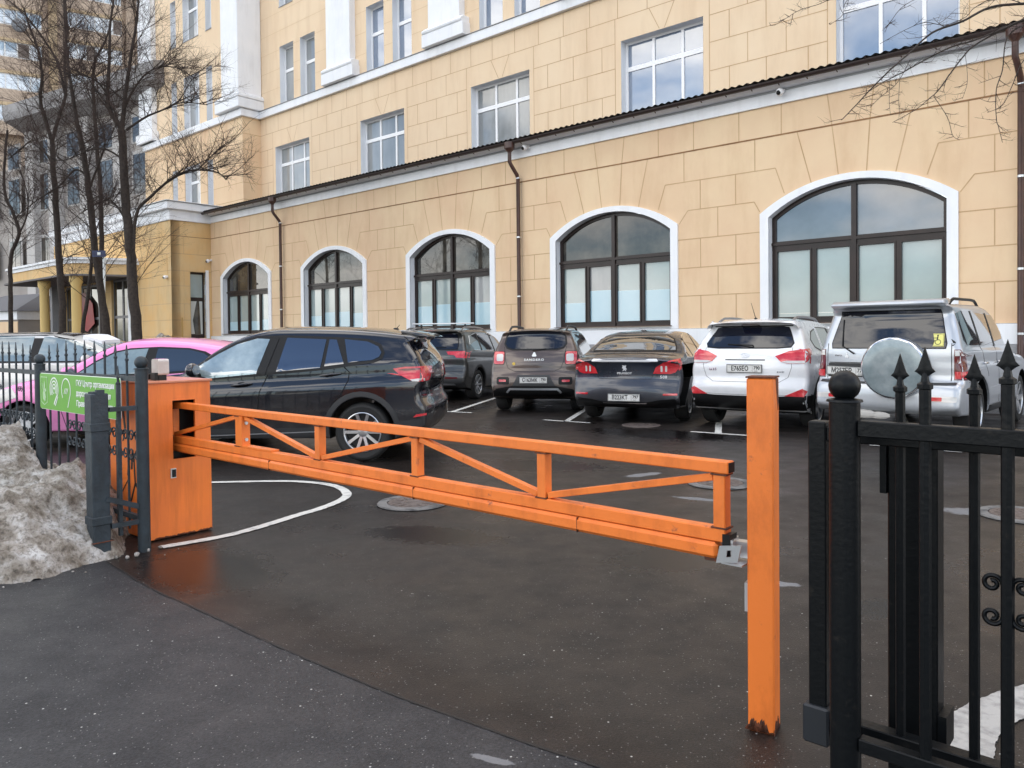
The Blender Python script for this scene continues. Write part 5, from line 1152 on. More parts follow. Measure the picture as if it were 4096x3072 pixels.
# ---------------------------------------------------------------- fences
def spear(b, x, y, z, s, m):
    # collar, then a flat forged spear head
    cs = s*(1.45 if m is BLACKP else 1)
    b.lathe([(.010*cs, z-.012), (.016*cs, z-.008), (.016*cs, z+.004), (.009*cs, z+.010), (.008*s, z+.036)], m, 8, Matrix.Translation((x, y, 0)))
    P_ = [(0, .108), (.008, .08), (.020, .042), (.030, .030), (.022, .026), (.010, .016), (.008, .012)]
    hw = [(a*s, z+.012+c*s) for a, c in P_]
    pts = hw + [(-a, c) for a, c in hw[::-1][:-1]]
    n = len(pts); v = [(x+a, y-.003, c) for a, c in pts] + [(x+a, y+.003, c) for a, c in pts]
    cz = z+.012+.035*s; v += [(x, y-.010*s, cz), (x, y+.010*s, cz)]
    f = []
    for i in range(n): j = (i+1) % n; f += [(i, j, 2*n), (j+n, i+n, 2*n+1), (i, i+n, j+n, j)]
    b.add(v, f, m)
def picket(parent, x, y, z0, z1, m, w=.018, s=1.0, round_=True):
    b = MB()
    if round_: b.tube([(x, y, z0), (x, y, z1)], w/2, m, 8)
    else: b.box(x-w/2, x+w/2, y-w/2, y+w/2, z0, z1, m)
    spear(b, x, y, z1, s, m); return b.build('picket', parent, 35)
def scroll(b, x, y, z, s, m, flip=1, vf=1, tr=None):
    pts = []
    for i in range(26):
        a = i/25*math.pi*2.6; r_ = s*(1-.72*i/25); pts.append((x+flip*r_*math.cos(a), y, z+vf*r_*math.sin(a)))
    b.tube(pts, tr or s*.11, m, 6)
def ball_post(parent, x, y, m, zt=1.25, r=.041, z0=0):
    b = MB(); b.tube([(x, y, z0), (x, y, zt)], r, m, 20); b.lathe([(r, zt), (r+.008, zt+.002), (r+.006, zt+.008), (.018, zt+.014), (.016, zt+.02)], m, 20, Matrix.Translation((x, y, 0)))
    b.sphere((x, y, zt+.048), .044, m, 20); return b.build('post', parent, 40)
FX, FY = -7.2, 2.30
FL = empty('metal_fence', 'blue grey picket fence with ball topped posts in front of the pink car', 'fence', tuple(wp(FX, FY)), ANG)
for x in (-5.37, -7.35, -9.33, -11.31): ball_post(FL, x-FX, 0, FENCE)
for x0_, x1_ in ((-7.31, -5.41), (-9.29, -7.39), (-11.27, -9.37)):
    for z, hh in ((1.165, .036), (.20, .036)):
        b = MB(); b.box(x0_-FX, x1_-FX, -.015, .015, z, z+hh, FENCE); b.build('rail', FL)
    n = 10
    for k in range(1, n): picket(FL, x0_-FX+(x1_-x0_)*k/n, 0, .12, 1.30+.05*math.sin(math.pi*k/n), FENCE, .018, .85)
    for k in range(n):
        b = MB(); xx = x0_-FX+(x1_-x0_)*(k+.5)/n
        if x0_ > -8 and k >= n-3 or x0_ < -8 or k in (3, 4, 5):
            scroll(b, xx-.045, 0, .78, .044, FENCE, 1, 1, .006); scroll(b, xx+.045, 0, .78, .044, FENCE, -1, 1, .006); scroll(b, xx-.045, 0, .66, .044, FENCE, 1, -1, .006); scroll(b, xx+.045, 0, .66, .044, FENCE, -1, -1, .006)
            if k % 3 == 1: scroll(b, xx-.028, 0, 1.02, .03, FENCE, 1, 1); scroll(b, xx+.028, 0, 1.02, .03, FENCE, -1, 1)
        if b.v: b.build('scrollwork', FL, 60)
# gate catch frame: square post tied to the end post of the fence
GC = empty('gate_post', 'square blue grey steel gate post bolted beside the end of the left fence', 'gate post', tuple(wp(-5.43, 2.03)), ANG)
b = MB(); b.box(-.058, .058, -.055, .055, 0, 1.10, FENCE); b.build('shaft', GC, bevel=.006)
for z in (.85, .23): b = MB(); b.box(-.066, .066, -.063, .063, z, z+.055, FENCE); b.build('clamp', GC, bevel=.004)
b = MB(); b.box(-.066, .066, -.063, .07, .115, .12, RUST); b.build('torn_plate', GC)
b = MB(); b.tube([(.0, 0, 1.10), (0, 0, 1.112)], .05, FENCE, 8); b.box(.03, .06, -.02, .03, 1.09, 1.125, FENCE); b.build('cap', GC)
b = MB()
for za, zb in ((.99, .99), (.21, .21)): b.bar((.05, .06, za), (.06, .27, zb), .03, .03, FENCE)
b.bar((.05, .03, .40), (.06, .27, .30), .03, .035, FENCE); b.build('bracket', GC)
b = MB(); b.box(-.012+.02, .012+.02, .12, .144, .13, 1.16, FENCE); spear(b, .02, .132, 1.16, 1.0, FENCE); b.build('picket', GC)
# green sign
SGX, SGZ = -6.44, 1.035
SG = empty('green_sign', 'green sign with white lettering and ring emblems fixed to the left fence', 'sign', tuple(wp(SGX, 2.27)), ANG)
b = MB(); b.prism(R4(-.80, .80, .89, 1.18, .022), -.006, .0, SIGNG, plane='xz'); b.prism(R4(-.805, .805, .885, 1.185, .025), .0005, .003, WHT, plane='xz'); b.build('board', SG)
TS = Matrix.Translation((0, -.008, 0)) @ basis((0, 0, 0), (1, 0, 0), (0, 0, 1), (0, -1, 0))
for i, t_ in enumerate(('ГКУ Центр организации', 'дорожного движения', 'Правительства Москвы')): text_mesh(t_, .062, WHT, TS @ Matrix.Translation((.0, 1.122-i*.078, 0)), parent=SG, align='LEFT', depth=.0008, bold=.0010, sx=1.0, name='lettering')
b = MB()
def ringarc(cx, cz, r0, r1, a0, a1, n=26):
    po = [(cx+r1*math.cos(R(a0+(a1-a0)*i/n)), cz+r1*1.0*math.sin(R(a0+(a1-a0)*i/n))) for i in range(n+1)]; pi_ = [(cx+r0*math.cos(R(a0+(a1-a0)*i/n)), cz+r0*math.sin(R(a0+(a1-a0)*i/n))) for i in range(n+1)]
    b.prism(po+pi_[::-1], -.0085, -.007, WHT)
cx, cz = -.47, 1.06
for r0, r1, a0, a1 in ((.086, .096, -35, 215), (.060, .070, -40, 230), (.034, .044, -60, 250)): ringarc(cx, cz, r0, r1, a0, a1)
ringarc(cx, cz, .0, .018, 0, 360)
for q in ([(-.391, 1.005), (-.382, 1.0), (-.44, .925), (-.452, .93)], [(-.413, 1.015), (-.405, 1.005), (-.47, .93), (-.48, .94)]): b.prism(q, -.0085, -.007, WHT)
cx = -.21; ringarc(cx, cz, .088, .097, -40, 222)
b.prism([(-.143, 1.002), (-.134, 1.0), (-.172, .925), (-.182, .925)], -.0085, -.007, WHT)
for k in range(3): b.prism([(cx-.045+.028*k, 1.03), (cx-.037+.028*k, 1.03), (cx-.008+.028*k, 1.075), (cx-.018+.028*k, 1.075)], -.0085, -.007, WHT)
b.build('ring_emblem', SG)
b = MB(); sh_o = [(-.77, 1.155), (-.62, 1.155), (-.62, .945), (-.66, .93), (-.695, .918), (-.73, .93), (-.77, .945)]; sh_i = [(-.764, 1.149), (-.626, 1.149), (-.626, .95), (-.695, .926), (-.764, .95)]
GL_ = mat('pale_green_print', (.42, .60, .36), .5); b.prism(sh_o, -.0082, -.007, GL_, holes=[sh_i])
for q in ([(-.72, .97), (-.68, .95), (-.66, .98), (-.67, 1.02), (-.70, 1.05), (-.73, 1.02)], [(-.70, 1.05), (-.66, 1.06), (-.645, 1.04), (-.66, 1.03)], [(-.71, 1.05), (-.70, 1.10), (-.685, 1.12), (-.675, 1.09), (-.685, 1.05)], [(-.745, 1.10), (-.74, 1.105), (-.665, .96), (-.672, .955)]): b.prism(q, -.0085, -.007, GL_)
b.build('shield_emblem', SG)

# right hand fence and the sliding leaf behind it
GX, GY = 0.0, 2.30
GF = empty('metal_fence', 'black picket fence with a ball topped post at the right edge', 'fence', tuple(wp(GX, GY)), ANG)
for x in (-.73, 1.25): ball_post(GF, x, 0, BLACKP, 1.25, .042)
for z0_, hh in ((1.155, .045), (.25, .04)):
    b = MB(); b.box(-.69, 1.21, -.02, .02, z0_, z0_+hh, BLACKP); b.build('rail', GF, bevel=.003)
for i, x in enumerate([-.52+.19*k for k in range(9)]):
    b = MB(); picket(GF, x, 0, .18, 1.305+.028*min(i, 4)/1.0*.7, BLACKP, .031, .86)
    if i % 2 == 1:
        for sx in (-1, 1):
            if i == 1 or sx: scroll(b, x+sx*.034, 0, .80, .024, BLACKP, -sx, 1, .0065); scroll(b, x+sx*.034, 0, .715, .024, BLACKP, -sx, -1, .0065)
        b.build('scrollwork', GF, 60)
SGT = empty('sliding_gate', 'black sliding gate leaf drawn back behind the right fence', 'gate', tuple(wp(-.3, 2.45)), ANG)
b = MB(); b.box(-.58, -.525, -.03, .03, .20, 1.175, BLACKP); b.build('end_post', SGT, bevel=.004)
b = MB(); b.box(-.595, -.515, -.045, .045, .165, .285, mat('grey_bracket', (.014, .017, .022), .5)); b.build('foot_bracket', SGT, bevel=.006)
b = MB(); b.box(-.525, 1.6, -.025, .025, 1.115, 1.16, BLACKP); b.build('rail', SGT, bevel=.003)
b = MB(); b.box(-.525, 1.6, -.025, .025, .20, .26, BLACKP); b.build('rail', SGT, bevel=.003)
for i, x in enumerate([-.32+.19*k for k in range(9)]): picket(SGT, x, 0, .2, 1.285, BLACKP, .028, .84)
GP = empty('gate_post', 'wide black channel post standing behind the sliding gate leaf', 'gate post', tuple(wp(-.62, 2.60)), ANG)
b = MB(); b.box(-.065, .075, -.04, .04, 0, 1.12, BLACKP); b.build('shaft', GP, bevel=.004); b = MB(); b.box(-.085, -.066, -.05, .05, .95, 1.10, BLACKP); b.build('roller_bracket', GP); b = MB(); b.box(.076, .1, -.05, .05, .2, .3, BLACKP); b.build('roller_bracket', GP)

# ---------------------------------------------------------------- dirty snow bank
def snow_material():
    m = bpy.data.materials.new('dirty_snow'); m.use_nodes = True; t = m.node_tree; b = t.nodes['Principled BSDF']; N = t.nodes.new; Lk = t.links.new
    tcn = N('ShaderNodeTexCoord')
    def nz_(sc, d=8, r=.65):
        n = N('ShaderNodeTexNoise'); n.inputs['Scale'].default_value = sc; n.inputs['Detail'].default_value = d; n.inputs['Roughness'].default_value = r; Lk(tcn.outputs['Object'], n.inputs[0]); return n.outputs[0]
    r = N('ShaderNodeValToRGB'); e = r.color_ramp.elements; e[0].position = .30; e[0].color = (.045, .035, .027, 1); e[1].position = .66; e[1].color = (.52, .51, .495, 1)
    for p_, c_ in ((.38, (.13, .105, .08, 1)), (.46, (.23, .20, .165, 1)), (.55, (.35, .325, .295, 1))): x = e.new(p_); x.color = c_
    Lk(nz_(6.5), r.inputs[0])
    r2 = N('ShaderNodeValToRGB'); r2.color_ramp.elements[0].position = .36; r2.color_ramp.elements[0].color = (.25, .22, .19, 1); r2.color_ramp.elements[1].position = .52; r2.color_ramp.elements[1].color = (1, 1, 1, 1); Lk(nz_(38, 4, .7), r2.inputs[0])
    mu = N('ShaderNodeMix'); mu.data_type = 'RGBA'; mu.blend_type = 'MULTIPLY'; mu.inputs[0].default_value = .75; Lk(r.outputs[0], mu.inputs[6]); Lk(r2.outputs[0], mu.inputs[7]); Lk(mu.outputs[2], b.inputs['Base Color'])
    b.inputs['Roughness'].default_value = .6
    bp = N('ShaderNodeBump'); bp.inputs['Strength'].default_value = .7; bp.inputs['Distance'].default_value = .012; Lk(nz_(45, 5, .7), bp.inputs['Height']); Lk(bp.outputs[0], b.inputs['Normal'])
    return m
SNOW = snow_material()
def snow_height(x, n):
    # front edge of the bank, measured along the fence line
    edge = -5.30 + .08*math.sin(n*5) - max(0, 1.75-n)*.10 + .04*math.sin(n*13) - .55*smoothstep(2.12, 2.45, n)
    d = edge - x
    back = 2.75 - n + .15*math.sin(x*3)
    if n > 2.28: d = min(d, (back)*.8)
    front = n + 1.2
    d = min(d, front)
    d += .05*noise.noise(V(x*5, n*5, 3))
    if d <= 0: return -.02
    hmax = .47 + .16*smoothstep(.5, 3.2, d)
    hh = hmax*(1-math.exp(-d/.28)); p = V(x, n, 0)
    hh *= .86+.5*noise.noise(p*1.6)
    am = min(1, hh/.12)
    hh += am*(.085*noise.noise(p*4.1+V(7, 1, 2)) + .055*abs(noise.noise(p*9.0+V(1, 5, 2))) + .036*noise.noise(p*19+V(0, 0, 4)) + .024*noise.noise(p*41))
    return max(hh, .004)
b = MB(); v = []; xs = [-10.5 + i*.028 for i in range(190)]; ns = [-.9 + j*.028 for j in range(134)]
f = []; J = len(ns)
H_ = [[snow_height(x, n) for n in ns] for x in xs]
for i, x in enumerate(xs):
    for j, n in enumerate(ns):
        q = V(x, n, 0)*11; v.append((x+.018*noise.noise(q), n+.018*noise.noise(q+V(9, 9, 0)), H_[i][j]))
for i in range(len(xs)-1):
    for j in range(J-1):
        if max(H_[i][j], H_[i+1][j], H_[i+1][j+1], H_[i][j+1]) > 0: f.append((i*J+j, (i+1)*J+j, (i+1)*J+j+1, i*J+j+1))
b.add(v, f, SNOW); o = b.build('snow_bank', None, 80, fix=False); o.rotation_euler = (0, 0, ANG); tag(o, kind='stuff')
rr = random.Random(12)
b = MB()
for k in range(26):      # crumbled lumps at the foot of the bank
    n = rr.uniform(.9, 2.5); x = -5.28+rr.uniform(-.12, .16)-max(0, 1.75-n)*.1
    r_ = rr.uniform(.003, .008) if k > 5 else rr.uniform(.012, .02)
    if k <= 5: x = -5.36+rr.uniform(0, .14); n = 2.1+rr.uniform(0, .3)
    b.sphere((x, n, .004+r_*.4), r_, SNOW, 8, (rr.uniform(.8, 1.5), rr.uniform(.7, 1.3), rr.uniform(.5, .9)))
o = b.build('snow_crumbs', None, 60, fix=False); o.rotation_euler = (0, 0, ANG); tag(o, kind='stuff')
b = MB()
for k in range(9): b.sphere((-31.6-rr.uniform(0, 2.2), 15.7+rr.uniform(-.4, .3), .5+rr.uniform(-.1, .4)), rr.uniform(.35, .6), SNOW, 14, (1.3, 1, .8))
b.box(-34.5, -31.0, 15.2, 16.2, 0, .8, SNOW)
# heap by the building wall, seen above the pink roof
v = []; f = []; n_ = 60
for i in range(n_+1):
    for j in range(24):
        x = -34.8+4.0*i/n_; y = 14.2+1.6*j/23; e = max(0, 1-((x+32.8)/2.0)**2)*max(0, 1-((y-15.0)/.8)**2); v.append((x, y, 1.75*e**.5*(.9+.25*noise.noise(V(x, y, 0)*2.2))+.08*noise.noise(V(x, y, 0)*7)*(e > 0)))
for i in range(n_):
    for j in range(23): f.append((i*24+j, (i+1)*24+j, (i+1)*24+j+1, i*24+j+1))
b = MB(); b.add(v, f, SNOW); o = b.build('snow_heap', None, 60, fix=False); o.rotation_euler = (0, 0, ANG); tag(o, kind='stuff')

# ---------------------------------------------------------------- small things on the facade
def camera_dome(x, z, y, lab, arm=.12):
    t = empty('security_camera', lab, 'security camera', tuple(wp(x, 17+y, z)), ANG, 'security cameras on the facade')
    b = MB(); b.box(-.05, .05, -.03, .02, -.04, .05, PVC); b.tube([(0, -.02, .0), (0, -arm, -.02)], .018, PVC, 8); b.build('bracket', t)
    b = MB(); b.sphere((0, -arm-.03, -.04), .085, PVC, 16); b.build('housing', t, 60)
    b = MB(); b.sphere((-.01, -arm-.075, -.06), .055, BLACK, 14); b.build('lens', t, 60)
camera_dome(-6.68, 6.82, -.07, 'white dome camera on the frieze above the right downpipe bay')
camera_dome(-14.05, 6.84, -.07, 'white security camera beside the middle downpipe head')
camera_dome(-32.35, 4.95, -1.0+.97, 'white dome camera in the corner left of the arched windows')
def camera_wing():
    t = empty('security_camera', 'white dome camera hanging on the deep ochre wing wall', 'security camera', tuple(wp(-32.75, 15.2, 4.15)), ANG, 'security cameras on the facade')
    b = MB(); b.box(-.012, .012, -.02, 0, .0, 1.0, STUCCO3); b.box(-.06, .06, -.05, 0, -.05, .06, PVC); b.build('bracket', t)
    b = MB(); b.sphere((0, -.11, -.02), .085, PVC, 14); b.build('housing', t, 60)
    b = MB(); b.sphere((.0, -.16, -.03), .05, BLACK, 12); b.build('lens', t, 60)
camera_wing()
b = MB(); b.tube([(-32.0+.04, 15.6, 0), (-32.04, 15.5, 1.55), (-32.06, 15.0, 1.6)], .03, mat('gas_pipe', (.45, .27, .08), .6), 8); b.tube([(-32.3, 15.6, 2.4), (-32.3, 15.6, .2)], .03, MATS['gas_pipe'], 8)
o = b.build('gas_pipe', None, 40); o.rotation_euler = (0, 0, ANG); tag(o, 'thin ochre pipe bent along the wing wall beside the narrow window', 'pipe')

# ---------------------------------------------------------------- background buildings
TW = mat('tower_brick', (.42, .33, .25), .9, col2=(.50, .40, .31), nscale=.35, bump=.2, bscale=6)
TWL = mat('tower_slab', (.55, .43, .28), .9, col2=(.44, .33, .2), nscale=.8)
ta = math.atan2(.53, .85); T0 = V(-.57*72, 72, 0)
TR = empty('apartment_tower', 'tall brown brick apartment tower with glazed balconies far behind the bare trees', 'apartment block', tuple(T0), ta)
b = MB(); b.box(-30, 12, 0, 14, 0, 48, TW); b.build('wall', TR)
LOG = mat('balcony_glass', (.28, .36, .42), .05, coat=1, ior=1.9, col2=(.75, .80, .84), nscale=.45, ramp=(.42, .52)); WF = mat('balcony_white', (.66, .66, .64), .5); LD = mat('dark_recess', (.16, .13, .11), .7)
def balcony(x0, x1, z0, z1, npan, dark=None):
    b = MB(); b.box(x0-.05, x1+.05, -.9, 0, z0-1.15, z0, TW); b.box(x0-.1, x1+.1, -.98, 0, z1, z1+.28, TWL); b.box(x0, x1, -.8, -.0, z0, z1, LD); bo = b.build('balcony', TR)
    cells = []; w_ = (x1-x0)/npan
    for i in range(npan): cells.append(rect(x0+i*w_+.05, x0+(i+1)*w_-.05, z0+.08, z1-.08))
    b = MB(); b.prism(rect(x0, x1, z0, z1), -.90, -.82, WF, holes=cells); b.build('frame', bo)
    for i, q in enumerate(cells):
        g = MB(); g.box(q[0][0], q[1][0], -.86, -.85, q[0][1], q[2][1], LD if (i*7+int(z0)) % 6 == 5 else LOG); g.build('pane', bo)
for k in range(-2, 5):
    z = 26.78+2.85*k*1.0; balcony(-6.8, -2.1, z, z+1.38, 5); zm = 27.55+2.82*k; balcony(-.05, 4.42, zm, zm+1.42, 6); 
    b = MB(); zr = 27.7+2.82*k; b.box(5.9, 7.6, -.9, 0, zr-1.1, zr+.05, TW); b.box(5.9, 7.6, -.9, -.0, zr+.05, zr+1.35, WF); b.build('balcony', TR)
b = MB()
for x in (-1.2, 5.2): b.box(x-.35, x+.35, -.25, 0, 10, 48, TWL if x < 0 else TW)
b.build('pier', TR)
b = MB(); b.sphere((0, 0, 0), .62, mat('dish_grey', (.22, .24, .26), .5), 20, (1, .25, 1)); b.tube([(0, .1, 0), (0, 1.2, -.2)], .05, STEEL, 6)
o = b.build('satellite_dish', None, 50); tl = Matrix.Translation(T0) @ Matrix.Rotation(ta, 4, 'Z') @ V(-3.78, -1.6, 29.5); o.location = tl; o.rotation_euler = (0, 0, ta); tag(o, 'round grey satellite dish on the tower balcony', 'satellite dish')
# grey stone building with a heavy cornice
GB = mat('grey_stone', (.40, .37, .34), .85, col2=(.31, .28, .26), nscale=.5); GBD = mat('grey_cornice', (.34, .33, .33), .8, col2=(.27, .26, .25), nscale=1); GBL = mat('pale_stone', (.52, .50, .48), .8)
ga = math.atan2(-.51, .86); G0 = V(-.57*45, 45, 0)
GR = empty('stone_building', 'grey stone building with heavy dark cornice and tall pilasters behind the trees', 'building', tuple(G0), ga)
# local +X runs to the right (towards the camera), facade faces local -Y
b = MB(); b.box(-4.2, 9.5, 0, 12, 0, 14.5, GB); b.box(-14, -4.2, .3, 12, 0, 12.4, GB); b.build('wall', GR)
b = MB(); b.prism([(0, 14.1), (-.4, 14.2), (-.8, 14.4), (-1.3, 14.6), (-1.4, 15.0), (-1.4, 15.5), (0, 15.9), (10, 15.9), (10, 14.1)], -4.6, 9.9, GBD, plane='yz'); b.build('cornice', GR)
for x in (-3.7, -1.2, 2.0, 5.2, 8.2): b = MB(); b.box(x-.45, x+.45, -.4, 0, .5, 14.1, GBL); b.build('pilaster', GR)
for x in (-9.2, -6.1, -2.5, .4, 3.6, 6.7):
    for z in (2.0, 5.6, 9.4, 12.2):
        b = MB(); b.box(x-.75, x+.75, -.05, 0, z-.1, z+(2.3 if z < 12 else 1.5), GBL); wo = b.build('window', GR); b = MB(); b.box(x-.6, x-.03, -.08, -.05, z, z+(2.1 if z < 12 else 1.3), G_DARK); b.box(x+.03, x+.6, -.08, -.05, z, z+(2.1 if z < 12 else 1.3), G_DARK); b.build('pane', wo)
# low kiosk at the far left
KB = empty('gatehouse', 'small beige building with grey hipped roof at the far left', 'building', (-27.2, 41, 0), R(-30))
b = MB(); b.box(-5, 1.6, 0, 4, 0, 3.0, GB); b.box(-5.1, 1.7, -.1, 4, 2.6, 3.05, WHITE); b.box(-1, 1.6, -.04, 0, 0, 2.5, STUCCO); b.build('wall', KB)
b = MB(); v = [(-5.3, -.3, 3.05), (1.9, -.3, 3.05), (1.9, 4.3, 3.05), (-5.3, 4.3, 3.05), (-3.6, 2, 4.1), (.2, 2, 4.1)]; b.add(v, [(0, 1, 5, 4), (1, 2, 5), (2, 3, 4, 5), (3, 0, 4), (0, 3, 2, 1)], mat('grey_roof', (.16, .16, .17), .7)); b.build('roof', KB)
b = MB(); b.box(-3.2, -1.6, -.03, .0, 1.0, 2.3, G_UP); b.build('window', KB)

# ---------------------------------------------------------------- bare trees
def ray(x, y):
    d = Matrix(((1, 0, 0), (0, 1, 0), (0, 0, 1)))
    M3 = (Matrix.Rotation(R(89.0), 3, 'X') @ Matrix.Rotation(R(-0.6), 3, 'Z'))
    return M3 @ V((x-2048)/3072, -(y-1536)/3072-137/3072, -1)
def at(x, y, dep):
    d = ray(x, y); return V(0, 0, 1.45) + d*(dep/d.y)
class Tree:
    def __init__(s, label, base, seed, group='bare trees in front of the building'):
        s.rr = random.Random(seed); s.base = V(base.x, base.y, 0); s.t = MB(); s.br = MB(); s.tw = MB(); s.label = label; s.group = group; s.thin = group is not None
    def tube(s, mb, pts, rs, n, m): mb.tube([p-s.base for p in pts], rs, m, n, caps=False)
    def twig(s, p, d, L, r, lev):
        rr = s.rr; n = 4 if lev > 1 else 3; pts = [p]; q = p.copy(); d = d.copy()
        bend = V(rr.uniform(-1, 1), rr.uniform(-1, 1), rr.uniform(-.3, .7))*.15
        for i in range(n):
            d = (d+bend+V(rr.uniform(-1, 1), rr.uniform(-1, 1), rr.uniform(-1, 1))*.11).normalized(); q = q+d*(L/n); pts.append(q)
        s.tube(s.br if lev > 1 else s.tw, pts, [r*(1-.6*i/n) for i in range(n+1)], 4 if lev > 1 else 3, BARK if lev > 1 else BARK2)
        if lev > 0:
            k = {3: 8, 2: 9, 1: 6 if s.thin else 4}[lev]
            for j in range(k):
                t = rr.uniform(.2, 1)*n; i = min(int(t), n-1); pp = pts[i].lerp(pts[i+1], t-i); dd = (pts[i+1]-pts[i]).normalized()
                side = V(rr.uniform(-1, 1), rr.uniform(-1, 1), rr.uniform(-.6, .9)).normalized()
                s.twig(pp, (dd*.75+side*.85).normalized(), L*rr.uniform(.34, .66), r*.42, lev-1)
    def limb(s, pts, r0, r1, nb=16, Lb=1.8, lev=2, start=.25, up=.25, rb=None, m=None):
        q = []
        if s.thin: r0 *= .58; r1 *= .58; nb = int(nb*1.6); Lb *= 1.3; rb = (rb or .015)
        for i in range(len(pts)-1):
            for k in range(5):
                t = k/5; p0 = pts[max(i-1, 0)]; p1 = pts[i]; p2 = pts[i+1]; p3 = pts[min(i+2, len(pts)-1)]
                q.append(.5*((2*p1)+(p2-p0)*t+(2*p0-5*p1+4*p2-p3)*t*t+(3*p1-p0-3*p2+p3)*t**3)+V(s.rr.uniform(-1, 1), s.rr.uniform(-1, 1), 0)*r0*.12)
        q.append(pts[-1]); n = len(q)
        s.tube(s.t if r0 > .07 else s.br, q, [r0+(r1-r0)*i/(n-1) for i in range(n)], 9, BARK)
        for k in range(nb):
            t = start+(1-start)*(k+s.rr.random())/nb; f_ = t*(n-1); i = min(int(f_), n-2); p = q[i].lerp(q[i+1], f_-i); dd = (q[i+1]-q[i]).normalized()
            a = s.rr.uniform(0, 6.28); side = V(math.cos(a), math.sin(a), s.rr.uniform(-.1, .7)+up).normalized()
            s.twig(p, (side+dd*.35).normalized(), Lb*s.rr.uniform(.55, 1.15)*(1.1-.5*t), (rb or .03)*s.rr.uniform(.6, 1), lev)
        return q
    def done(s):
        root = empty('bare_tree', s.label, 'tree', tuple(s.base), 0, s.group)
        if s.t.v: s.t.build('trunk', root, 60, fix=False)
        if s.br.v: s.br.build('branches', root, fix=False)
        if s.tw.v: s.tw.build('twigs', root, fix=False)
        return root
def A(dep, *pts): return [at(x, y, dep+0*i) for i, (x, y) in enumerate(pts)]
def grounded(pts): p = pts[0]; return [V(p.x, p.y, -.05)] + pts
# tree 1, left trunk with a fork
t = Tree('slim bare tree with a forked crown, leftmost of the cluster by the canopy', at(252, 1320, 24), 11)
t.limb(grounded(A(24, (252, 1320), (245, 1150), (228, 900), (215, 700), (208, 565))), .20, .13, 12, 1.6, 2, .35)
t.limb(A(24, (208, 565), (180, 470), (162, 400), (168, 290), (150, 190), (120, 110), (95, 30)), .11, .04, 16, 1.5, 2, .1)
t.limb(A(24, (208, 565), (235, 470), (262, 380), (258, 250), (268, 120), (262, 0)), .10, .04, 16, 1.5, 2, .1)
t.limb(A(24, (262, 380), (230, 250), (170, 150), (100, 60), (20, -10)), .07, .03, 12, 1.3, 2, .2)
t.limb(A(24, (200, 640), (140, 560), (80, 600), (30, 640)), .05, .02, 9, 1.3, 2, .2)
t.done()
# tree 2
t = Tree('bare tree with a black trunk and small blue plate, left of the thickest trunk', at(430, 1345, 22.5), 23)
t.limb(grounded(A(22.5, (430, 1345), (405, 1180), (380, 1000), (360, 800), (340, 650), (310, 500))), .21, .12, 14, 1.6, 2, .35)
t.limb(A(22.5, (310, 500), (290, 380), (272, 250), (262, 130), (255, -10)), .10, .04, 16, 1.4, 2, .1)
t.limb(A(22.5, (345, 700), (300, 680), (240, 740), (150, 800), (60, 870)), .06, .02, 10, 1.4, 2, .2)
t.limb(A(22.5, (355, 760), (400, 640), (420, 560), (380, 440), (330, 310)), .06, .02, 10, 1.3, 2, .2)
t.done()
# tree 3
t = Tree('slender bare tree standing just left of the thickest trunk', at(400, 1330, 26), 31)
t.limb(grounded(A(26, (412, 1330), (408, 1150), (405, 900), (400, 720), (385, 560), (372, 350))), .17, .09, 14, 1.6, 2, .35)
t.limb(A(26, (372, 350), (378, 250), (430, 140), (455, 10)), .08, .03, 12, 1.5, 2, .1)
t.done()
# tree 4, thickest
t = Tree('thickest bare tree with a long low limb stretching right over the yard', at(545, 1350, 21), 47)
t.limb(grounded(A(21, (548, 1350), (530, 1150), (522, 1000), (505, 850), (497, 700), (487, 520))), .26, .17, 12, 1.5, 2, .3)
t.limb(A(21, (487, 520), (440, 440), (430, 370), (436, 250), (440, 120), (455, 0)), .12, .04, 16, 1.4, 2, .1)
t.limb(A(21, (487, 520), (500, 400), (520, 250), (545, 100), (555, -10)), .11, .04, 16, 1.4, 2, .1)
t.limb(A(21, (530, 1080), (545, 860), (600, 790), (660, 735), (720, 695), (790, 680), (870, 690), (905, 720)), .085, .022, 20, 1.2, 2, .3)
t.limb(A(21, (790, 680), (830, 640), (880, 590), (930, 560)), .035, .015, 9, .9, 1, .1, rb=.015)
t.limb(A(21, (505, 520), (580, 470), (650, 440), (730, 410), (830, 420)), .06, .015, 16, 1.2, 2, .2)
t.limb(A(21, (500, 420), (560, 320), (620, 275), (700, 270), (790, 320)), .05, .015, 14, 1.1, 2, .2)
t.limb(A(21, (495, 640), (430, 600), (360, 600), (260, 640), (180, 640)), .05, .015, 12, 1.2, 2, .2)
t.limb(A(21, (480, 500), (410, 350), (330, 300), (250, 310)), .05, .015, 12, 1.2, 2, .2)
t.limb(A(21, (510, 900), (470, 830), (420, 800), (330, 850)), .045, .015, 10, 1.1, 2, .2)
t.done()
# tree 5, leaning stem
t = Tree('thin leaning bare tree between the two black trunks and the yellow column', at(335, 1325, 27), 59)
t.limb(grounded(A(27, (330, 1325), (352, 1180), (370, 1000), (374, 850), (350, 700), (330, 560))), .13, .06, 14, 1.6, 2, .3)
t.done()
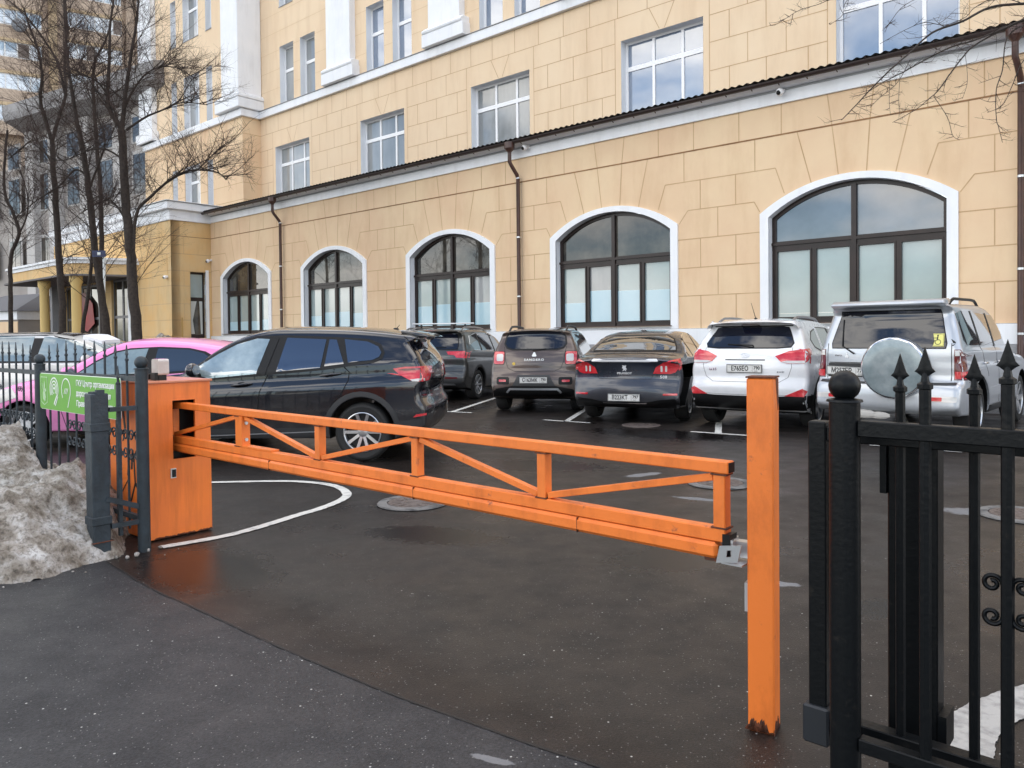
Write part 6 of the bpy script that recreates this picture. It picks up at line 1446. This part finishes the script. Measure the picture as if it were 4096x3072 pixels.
# tree 6, far left
t = Tree('crooked bare tree at the far left edge of the photo', at(45, 1320, 30), 67)
t.limb(grounded(A(30, (45, 1320), (42, 1120), (45, 1020), (76, 935), (52, 850), (20, 780), (18, 650), (30, 520))), .16, .07, 22, 1.9, 2, .3)
t.limb(A(30, (76, 935), (105, 870), (110, 780), (70, 650)), .06, .03, 12, 1.6, 2, .2)
t.done()
b = MB(); q = at(398, 1015, 22.0); b.box(q.x-.2, q.x+.18, q.y-.02, q.y, q.z-.09, q.z+.09, mat('blue_sign', (.02, .03, .09), .5)); b.box(q.x-.05, q.x+.04, q.y-.024, q.y-.021, q.z-.04, q.z+.04, WHT)
o = b.build('street_sign', None); tag(o, 'small blue sign plate with white mark among the tree trunks', 'sign')
# icicle-like white pole between the trunks
b = MB(); p0 = at(417, 1030, 24.5); p1 = at(418, 1250, 24.5); b.tube([p0, p1], [.05, .015], WHT, 6); o = b.build('white_pole', None, 60); tag(o, 'thin white pole between the dark tree trunks', 'pole')

# branches reaching in from a tree right of the picture
t = Tree('tree beyond the right edge whose bare branches hang over the eave', at(4700, 1300, 6.2), 83, None)
D6 = 6.2
t.limb([V(at(4700, 1300, D6).x, D6, -.05), at(4700, 900, D6), at(4720, 300, D6), at(4600, -100, D6), at(4680, -900, D6), at(4640, -1900, D6)], .16, .035, 30, .9, 2, .55, rb=.018)
def near(pts, r0, r1, nb, Lb=.2, d0=6.2, d1=5.6, lev=1, rb=.0032):
    r0 *= .42; r1 *= .55; nb = int(nb*1.5)
    P_ = [at(x, y, d0+(d1-d0)*i/(len(pts)-1)) for i, (x, y) in enumerate(pts)]
    t.limb(P_, r0, r1, nb, Lb, lev, .1, up=-.2, rb=rb)
near([(4600, -60), (4300, 10), (4096, 15), (3960, 30), (3850, 85), (3730, 130), (3640, 210), (3560, 280), (3490, 350), (3420, 425), (3366, 480)], .030, .005, 22)
near([(4500, -20), (4150, 60), (4000, 120), (3900, 160), (3800, 190), (3700, 240), (3610, 290), (3540, 325), (3470, 370)], .022, .004, 20)
near([(4400, -40), (4120, 70), (4010, 120), (3900, 180), (3850, 230), (3790, 310), (3750, 365), (3710, 400), (3660, 440), (3570, 490)], .020, .003, 18)
near([(3735, 385), (3790, 470), (3810, 540), (3838, 560)], .006, .003, 4, .12)
near([(4300, 30), (4120, 90), (4030, 150), (4010, 280), (3985, 360), (3985, 470), (3995, 510), (4010, 570)], .014, .003, 14, .2)
near([(4350, 60), (4200, 160), (4096, 240), (4050, 340), (4010, 420), (3950, 450)], .012, .003, 10, .18)
near([(4096, 15), (3990, -10), (3900, 30), (3860, 70), (3780, 100), (3700, 90), (3620, 120), (3520, 175)], .008, .003, 8, .18)
near([(3400, -40), (3330, -10), (3280, 15), (3200, 40), (3150, 70), (3100, 100)], .007, .003, 9, .16)
near([(3500, -60), (3390, 0), (3370, 60), (3320, 98)], .006, .003, 5, .14)
near([(3760, -50), (3620, 20), (3560, 90), (3540, 110)], .006, .003, 6, .14)
near([(3640, 240), (3590, 330), (3520, 390), (3480, 430)], .006, .003, 6, .14)
near([(3600, 300), (3595, 400), (3600, 470)], .005, .002, 4, .12)
near([(3560, 310), (3557, 400), (3562, 460)], .005, .002, 4, .12)
near([(3860, 210), (3870, 320), (3850, 395)], .005, .002, 4, .12)
t.done()
